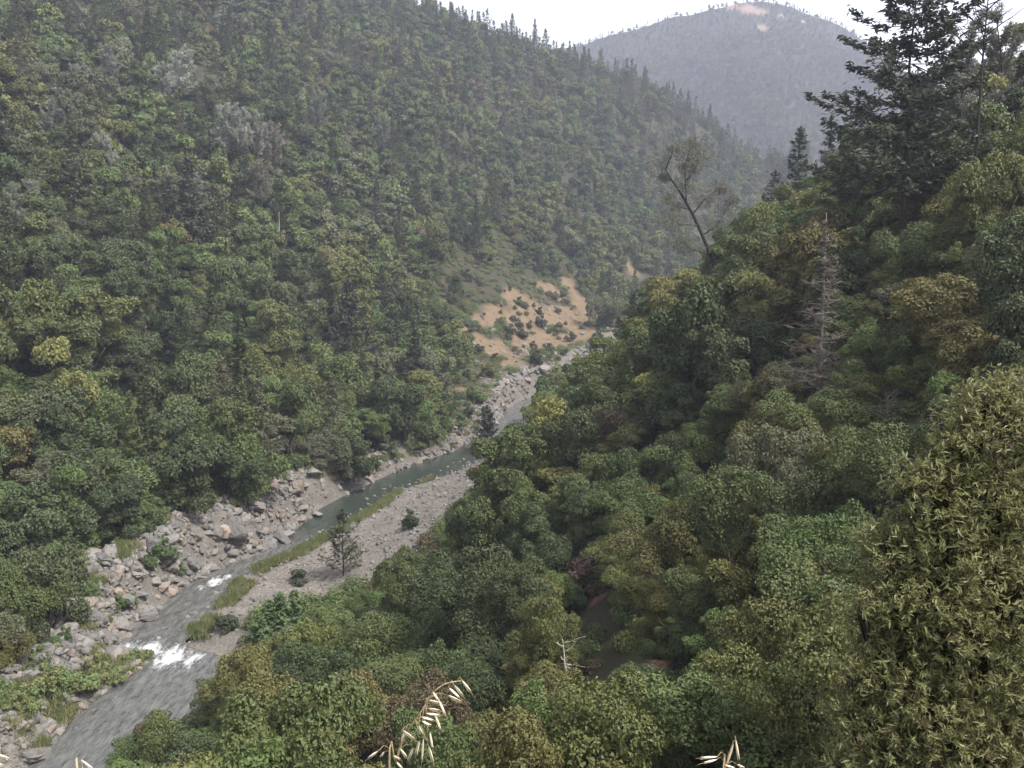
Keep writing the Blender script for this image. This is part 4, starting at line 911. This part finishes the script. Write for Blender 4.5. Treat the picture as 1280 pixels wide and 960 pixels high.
# ---- boulders
rk = [rock_mesh(800 + i, M_rock, 3, 12 + i, (1, r1, r2)) for i, (r1, r2) in enumerate([(0.8, 0.62), (0.7, 0.5), (0.9, 0.75), (0.62, 0.58), (0.85, 0.45)])]
rkt = [rock_mesh(820 + i, M_rock_tan, 3, 13 + i, (1, r1, r2)) for i, (r1, r2) in enumerate([(0.8, 0.66), (0.7, 0.55), (0.9, 0.8), (0.65, 0.7)])]
BO = []
def bank_pts(n, p0, p1, g0, g1, r0, r1, tan, side=1):
    out = 0
    while out < n:
        f = rng.uniform(p0, p1); i = min(int(f), len(LB) - 2); q = f - i
        a = LB[i] * (1 - q) + LB[i + 1] * q; b_ = RB[i] * (1 - q) + RB[i + 1] * q; nrm = unit(a - b_) * side; e = a if side > 0 else b_
        gg = g0 + (g1 - g0) * rng.random() ** 1.3; x, y = e + nrm * gg
        BO.append((x, y, r0 + (r1 - r0) * rng.random() ** 2.2, rng.random() < tan)); out += 1
bank_pts(86, 4.0, 8.2, 0.0, 12, 0.7, 2.1, 0.12)       # grey field left of the rapids
bank_pts(22, 1.4, 4.2, 0.0, 6, 0.4, 1.5, 0.25)         # islet edge
bank_pts(78, 8.0, 13.4, 0.1, 6, 0.7, 2.3, 0.3)       # outcrop above the pool
bank_pts(34, 13.2, 16.2, -0.2, 4.5, 0.6, 2.1, 0.6)
bank_pts(36, 16.0, 20.5, 0.8, 7, 0.8, 2.9, 0.5)
bank_pts(36, 20.0, 24.2, 0.8, 13, 1.0, 3.6, 0.35)     # pale slabs upstream
bank_pts(10, 4.6, 9.0, 0.2, 3, 0.35, 0.8, 0.3, -1)
for px, py, r in [(150, 812, .5), (176, 806, .45), (205, 832, .5), (232, 818, .4), (250, 829, .45), (192, 800, .5), (110, 905, .5), (95, 930, .6), (262, 733, .4), (275, 722, .45), (222, 775, .4), (415, 640, .5), (560, 588, .6), (241, 763, 0.75), (395, 640, 1.7), (573, 556, 2.7), (653, 470, 3.2), (40, 945, 1.9), (575, 525, 1.6), (630, 500, 2.4), (105, 762, 1.9), (85, 800, 1.9), (60, 790, 1.7), (120, 800, 1.7), (30, 790, 2.0), (100, 775, 1.6)]:
    x, y = on_plane(px, py, 0.4); BO.append((x, y, r, r > 2.2))
bo_items = []
for x, y, r, tn_ in BO:
    px, py, _ = project(x, y, float(height(x, y))); bo_items.append((f'{"large" if r > 1.7 else "small" if r < 0.9 else "middling"} {"tan" if tn_ else "grey"} angular', float(px), float(py)))
bo_labels = rank_labels(bo_items, 'boulder')
bp = {}
for k, ((x, y, r, tn_), lab) in enumerate(zip(BO, bo_labels)):
    lib = rkt if tn_ else rk; v = k % len(lib); z = max(float(height(x, y)), -0.3)
    loc = (x, y, z + r * 0.12); rot = (rng.uniform(-.35, .35), rng.uniform(-.35, .35), rng.uniform(0, 6.28)); s = (r * rng.uniform(.85, 1.25), r * rng.uniform(.85, 1.15), r * rng.uniform(.8, 1.25))
    if (tn_, v) not in bp: o = obj('boulder', lib[v], None, loc, rot, s); bp[(tn_, v)] = o
    else: o = bp[(tn_, v)].copy(); sc.collection.objects.link(o); o.location = loc; o.rotation_euler = rot; o.scale = s
    tag(o, lab, 'boulder', 'boulders along the river banks')
# rubble and cobbles
rub_lib = library('rubble_stone', [(rock_mesh(850 + i, M_rock if i < 4 else M_rock_tan, 2, 10, (1, 0.8, 0.6)),) for i in range(5)])
pos = []; sz = []
def rub(n, p0, p1, g0, g1, r0, r1, side):
    for _ in range(n):
        f = rng.uniform(p0, p1); i = min(int(f), len(LB) - 2); q = f - i
        a = LB[i] * (1 - q) + LB[i + 1] * q; b_ = RB[i] * (1 - q) + RB[i + 1] * q; nrm = unit(a - b_) * side; e = a if side > 0 else b_
        pos.append(e + nrm * (g0 + (g1 - g0) * rng.random())); sz.append(r0 + (r1 - r0) * rng.random() ** 3)
rub(4400, 1.2, 13.8, 0.0, 9, 0.14, 0.8, 1); rub(1900, 13, 24.5, 0.8, 9, 0.2, 1.0, 1)
for _ in range(380):
    px, py = rng.uniform(585, 775), rng.uniform(385, 490)
    if py < 500 - (px - 590) * 0.36 + 15: x, y = hit(px, py, 150, 500); pos.append(np.array([x, y])); sz.append(0.25 + 1.3 * rng.random() ** 4)
pos = np.array(pos); sz = np.array(sz)
X, Y = grid_pts(-60, 10, 90, 235, 0.72); g, s_, n_s = river(X, Y); k = (bar_mask(g, s_, n_s) > rng.random(len(X)) * 0.9 + 0.05) & (rng.random(len(X)) < 0.6)
pos = np.vstack([pos, np.stack([X[k], Y[k]], 1)]); sz = np.concatenate([sz, 0.10 + 0.42 * rng.random(k.sum()) ** 3.5])
n = len(pos); zz = height(pos[:, 0], pos[:, 1])
scatter('rubble', rub_lib, np.stack([pos[:, 0], pos[:, 1], np.maximum(zz, -0.2) + 0.1 * sz], 1), rng.uniform(0, 6.28, (n, 3)) * [0.1, 0.1, 1], sz[:, None] * rng.uniform(.75, 1.25, (n, 3)), rng.integers(0, 5, n))
# tall grass along the water side of the bar and round the islet
def grass_tuft(seed, n=70):
    r = np.random.default_rng(seed); p = r.normal(size=(n, 3)) * [0.28, 0.28, 0]; p[:, 2] = 0.35
    ax = r.normal(size=(n, 3)) * [0.35, 0.35, 0] + [0, 0, 1]; V, F = leaf_quads(p, r.normal(size=(n, 3)) * [1, 1, 0.1], 0.42 * r.uniform(.6, 1.2, n), 0.09, ax, r)
    return mesh_np('grass', V, F, M_leaf_far, attrs={'leaf': ('FACE', 'FLOAT', r.random(n))})
gr_lib = library('grass_tuft', [(grass_tuft(900 + i),) for i in range(3)])
pos = []
def gr(n, p0, p1, g0, g1, side):
    for _ in range(n):
        f = rng.uniform(p0, p1); i = min(int(f), len(LB) - 2); q = f - i; a = LB[i] * (1 - q) + LB[i + 1] * q; b_ = RB[i] * (1 - q) + RB[i + 1] * q
        nrm = unit(a - b_) * side; e = a if side > 0 else b_; pos.append(e + nrm * (g0 + (g1 - g0) * rng.random() ** 1.5))
gr(900, 7.6, 14.4, 0.1, 2.6, -1); gr(160, 14.0, 16.5, 0.1, 1.4, -1); gr(450, 2.0, 5.3, 0.3, 6.0, 1); gr(500, 5.5, 9, 5, 11, 1); gr(700, 14.2, 18.5, 2.5, 8, 1)
pos = np.array(pos); pos = pos[fbm(pos[:, 0] / 2.5, pos[:, 1] / 3, 3, 91) > 0.49]; n = len(pos); zz = height(pos[:, 0], pos[:, 1])
gt = np.array([(0.13, 0.15, 0.06), (0.10, 0.13, 0.05), (0.16, 0.155, 0.08)])[rng.integers(0, 3, n)] * rng.uniform(.85, 1.15, (n, 1))
scatter('riverside_grass', gr_lib, np.stack([pos[:, 0], pos[:, 1], zz - 0.05], 1), np.stack([np.zeros(n), np.zeros(n), rng.uniform(0, 6.28, n)], 1), rng.uniform(0.5, 1.6, (n, 1)) * np.ones((n, 3)), rng.integers(0, 3, n), np.concatenate([gt, np.ones((n, 1))], 1))

# ---- the leafy bush close to the camera
M_bush = foliage_mat('bush_leaf', (0.165, 0.168, 0.072), gloss=0.35, rough=0.45, trans=0.35)
rb = np.random.default_rng(77)
LOBES = [(1248, 560, 60, 4.0), (1222, 512, 22, 3.95), (1262, 500, 20, 4.0), (1200, 560, 20, 3.9), (1140, 610, 16, 3.85), (1165, 585, 14, 3.9), (1105, 690, 18, 3.85), (1078, 770, 16, 3.8), (1070, 850, 18, 3.75), (1120, 760, 30, 3.8), (1180, 690, 45, 3.85), (1230, 640, 50, 3.9), (1190, 800, 50, 3.8), (1150, 900, 45, 3.75), (1240, 760, 60, 3.85), (1160, 632, 38, 3.9), (1270, 680, 110, 4.15), (1150, 750, 66, 3.9), (1235, 850, 125, 4.0), (1118, 850, 52, 3.85), (1098, 925, 46, 3.8), (1200, 960, 100, 3.8),
         (1330, 760, 150, 4.15), (1340, 560, 95, 4.25), (1182, 598, 24, 4.0), (1092, 800, 26, 3.9), (1290, 1000, 150, 4.0), (1062, 895, 17, 3.8), (1200, 1160, 200, 4.0), (1380, 1100, 220, 4.2), (1120, 700, 30, 3.9), (1060, 985, 34, 3.75)]
LC = []; LR = []
for px, py, r, Y in LOBES: LC.append(at(px, py, Y)); LR.append(r / FPX * Y)
LC = np.array(LC); LR = np.array(LR); root = np.array([2.95, 4.9, 0.0]); root[2] = float(height(root[0], root[1])) - 0.05
P = []; A = []; Nn = []; T = []; twigs = []
for c_, r in zip(LC, LR):
    m = int(2500 * (r / 0.45) ** 2) + 60
    d = sphere_dirs(m, rb); rr = r * (1.0 - 0.5 * rb.random(m) ** 2.6); p = c_ + d * rr[:, None]
    inside = np.zeros(m, int)
    for c2, r2 in zip(LC, LR): inside += np.linalg.norm(p - c2, axis=1) < r2 * 0.62
    inside += rb.random(m) > np.clip(0.45 + 0.75 * d[:, 2] - 0.25 * d[:, 1], 0.10, 1)
    p, d = p[inside == 0], d[inside == 0]
    for q, dd in zip(p, d):
        ax = unit(dd * 0.8 + np.array([-0.1, -0.15, 0.55]) + rb.normal(size=3) * 0.4); L = rb.uniform(0.06, 0.13); nl = rb.integers(7, 13)
        tw = rb.random() ** 0.8 * 0.5
        s1 = unit(np.cross(ax, [0.3, 0.2, 0.9])); s2 = np.cross(ax, s1)
        f = np.sort(rb.random(nl)) ; a = np.arange(nl) * 2.4 + rb.random() * 6
        side = np.cos(a)[:, None] * s1 + np.sin(a)[:, None] * s2
        la = ax * (0.5 + 0.9 * f[:, None]) + side * (0.8 - 0.35 * f[:, None]) + rb.normal(size=(nl, 3)) * 0.15
        la = unit(la); hl = rb.uniform(0.014, 0.024, nl)
        P.append(q + ax * (f * L)[:, None] + la * hl[:, None]); A.append(la); Nn.append(unit(ax * 0.9 - la * 0.2 + rb.normal(size=(nl, 3)) * 0.35)); T.append(np.clip(tw + rb.random(nl) * 0.46, 0, 1) if rb.random() > 0.06 else np.full(nl, 0.97))
        if rb.random() < 0.5: twigs.append((q - ax * 0.05, q + ax * L))
P = np.vstack(P); A = np.vstack(A); Nn = np.vstack(Nn); T = np.concatenate(T); ln = rb.uniform(0.012, 0.0235, len(P))
V, F = leaf_quads(P, Nn, ln, 0.26, A, rb)
bu = empty('leafy_bush', tuple(root)); o = obj('foliage', mesh_np('foliage', V - root, F, M_bush, attrs={'leaf': ('FACE', 'FLOAT', T)}), bu)
rnd = random.Random(3); parts = []
for c_, r in zip(LC, LR):
    a = Vector((0, 0, 0)); e = Vector(c_ - root); mid = a.lerp(e, 0.5) + Vector((rnd.uniform(-.1, .1), rnd.uniform(.15, .4), -0.05)); parts.append(tube([a, a.lerp(mid, .5) , mid, mid.lerp(e, .6), e], [.022, .018, .012, .007, .004], 6))
    for k in range(6):
        d_ = Vector(sphere_dirs(1, rb)[0]); parts.append(tube([mid.lerp(e, .6), e.lerp(e + d_ * r, .4), e + d_ * r * 0.85], [.007, .005, .002], 4))
tv, tf = join(parts); obj('branches', mesh_np('branches', tv, tf, M_bark, True), bu)
tv, tf = join([tube([Vector(a - root), Vector(b_ - root)], [.0022, .0012], 3) for a, b_ in twigs]); obj('twigs', mesh_np('twigs', tv, tf, M_bark, True), bu)
tag(bu, 'large olive-leaved bush close by, filling the lower right corner', 'bush')
print('bush leaves', len(P), 'script done')

# ---- dry wild oats in front of everything
def straw(name, col, tr=0.25):
    t = NT(name); n_ = t.noise(60, 3, 0.5); c = t.ramp(n_, [(0.3, tuple(v * 0.82 for v in col)), (0.7, col)])
    p = t.principled(c, 0.5, 0.35); tl = t.n('BsdfTranslucent'); t.l(c, tl.inputs[0]); mx = t.n('MixShader'); mx.inputs[0].default_value = tr; t.l(p.outputs[0], mx.inputs[1]); t.l(tl.outputs[0], mx.inputs[2]); return t.done(mx)
M_husk = straw('dry_husk', (0.74, 0.67, 0.50)); M_straw = straw('dry_straw', (0.45, 0.34, 0.20), 0.1)
def husk(p0, p1, wid, r):
    """two boat-shaped glumes gaping a little, from p0 (stalk) to p1 (tip)"""
    p0, p1 = np.array(p0), np.array(p1); ax = p1 - p0; L = np.linalg.norm(ax); ax /= L; s = unit(np.cross(ax, [0, 1, 0.01])); n_ = np.cross(s, ax); V = []; F = []
    ang = r.uniform(-0.7, 0.7); s, n_ = s * math.cos(ang) + n_ * math.sin(ang), n_ * math.cos(ang) - s * math.sin(ang)
    for sg in (-1, 1):
        o = len(V); prof = [0.12, 0.75, 1.0, 0.85, 0.45, 0.03]
        for k, w_ in enumerate(prof):
            f = k / 5; c_ = p0 + ax * L * f + s * sg * (0.10 + 0.42 * f * f) * wid
            V += [c_ - n_ * w_ * wid * 0.55 , c_ + s * sg * w_ * wid * 0.42, c_ + n_ * w_ * wid * 0.55]
        for k in range(5):
            a = o + 3 * k; F += [(a, a + 1, a + 4, a + 3), (a + 1, a + 2, a + 5, a + 4)]
    return V, F
def oat(label, Y, stem, spikes, seed):
    r = np.random.default_rng(seed); pts = [at(px, py, Y + 0.01 * math.sin(k)) for k, (px, py) in enumerate(stem)]
    x0, y0, z0 = pts[0]; foot = (x0 - 0.03, Y + 0.02, float(height(x0 - 0.03, Y + 0.02)))
    root_ = empty('wild_oat', foot); loc_ = lambda p: (p[0] - foot[0], p[1] - foot[1], p[2] - foot[2])
    full = [(0, 0, -0.01), tuple(np.array(loc_(pts[0])) * [0.4, 0.5, 0.45])] + [loc_(p) for p in pts]
    sm = resample(np.array(full), 4); rad = np.linspace(0.0016, 0.0005, len(sm)); tv, tf = tube([Vector(p) for p in sm], list(rad), 6)
    obj('stem', mesh_np('stem', [tuple(v) for v in tv], tf, M_straw, True), root_)
    for (ax_, ay_, bx_, by_) in spikes:
        dy = r.uniform(-0.03, 0.03); p0 = np.array(loc_(at(ax_, ay_, Y + dy))); p1 = np.array(loc_(at(bx_, by_, Y + dy + r.uniform(-.004, .004))))
        k = int(np.argmin(np.linalg.norm(sm - p0, axis=1) + np.where(sm[:, 2] < p0[2] - 0.01, 0.0, 0.006))); q = sm[k]
        sp = obj('spikelet', mesh_np('spikelet', *(lambda vf: ([tuple(v) for v in vf[0]], vf[1]))(husk(p0, p1, 0.0031, r)), M_husk, True), root_)
        d_ = (p1 - p0); aw = [Vector(p0 + d_ * 0.5), Vector(p1 + d_ * 0.25), Vector(p1 + d_ * 0.55 + r.normal(size=3) * 0.004)]
        tv, tf = tube(aw, [0.0003, 0.00025, 0.0001], 4); obj('awn', mesh_np('awn', [tuple(v) for v in tv], tf, M_straw, True), sp)
        md_ = (q + p0) / 2 + np.array([0, 0, 0.006]); tv, tf = tube([Vector(q), Vector(md_), Vector(p0)], [0.00045, 0.0003, 0.0003], 4)
        obj('pedicel', mesh_np('pedicel', [tuple(v) for v in tv], tf, M_straw, True), root_)
    tag(root_, label, 'wild oat'); return root_
C7 = [(360, 70, 384, 102), (338, 84, 364, 116), (324, 92, 352, 118), (320, 112, 359, 133), (276, 102, 293, 128), (294, 126, 312, 168), (266, 126, 302, 138), (264, 150, 299, 158), (258, 164, 298, 170), (244, 174, 279, 184), (246, 186, 271, 200),
      (283, 168, 299, 210), (236, 200, 246, 226), (190, 212, 228, 242), (196, 216, 184, 246), (221, 262, 206, 299), (181, 262, 203, 292), (250, 236, 245, 299), (238, 242, 228, 284), (268, 218, 276, 264), (265, 258, 277, 304), (120, 272, 92, 293), (138, 274, 128, 288), (164, 284, 184, 296), (172, 302, 190, 322)]
oat('taller dry wild oat stalk with drooping straw husks in front of the oaks', 1.12, [(486, 1010), (495, 955), (506, 920), (524, 893), (540, 868), (556, 855), (576, 851)], [(420 + a / 2.286, 820 + b / 2.286, 420 + c / 2.286, 820 + d / 2.286) for a, b, c, d in C7], 11)
C8 = [(1142, 238, 1151, 298), (1136, 252, 1117, 312), (1090, 288, 1040, 292), (1088, 296, 1050, 306), (1112, 312, 1140, 322), (1146, 310, 1168, 322)]
oat('shorter dry wild oat at the bottom edge, below the leafless snag', 1.2, [(900, 1020), (906, 965), (912, 940), (918, 925)], [(420 + a / 2.286, 820 + b / 2.286, 420 + c / 2.286, 820 + d / 2.286) for a, b, c, d in C8], 12)
oat('wild oat husk at the lower left edge of the view', 1.15, [(-20, 1010), (-14, 962), (-6, 942)], [(-6, 942, 12, 949), (-14, 950, 4, 958)], 13)
oat('single wild oat husk tip near the lower left corner', 1.15, [(100, 1020), (100, 985), (103, 958)], [(102, 950, 116, 962)], 14)
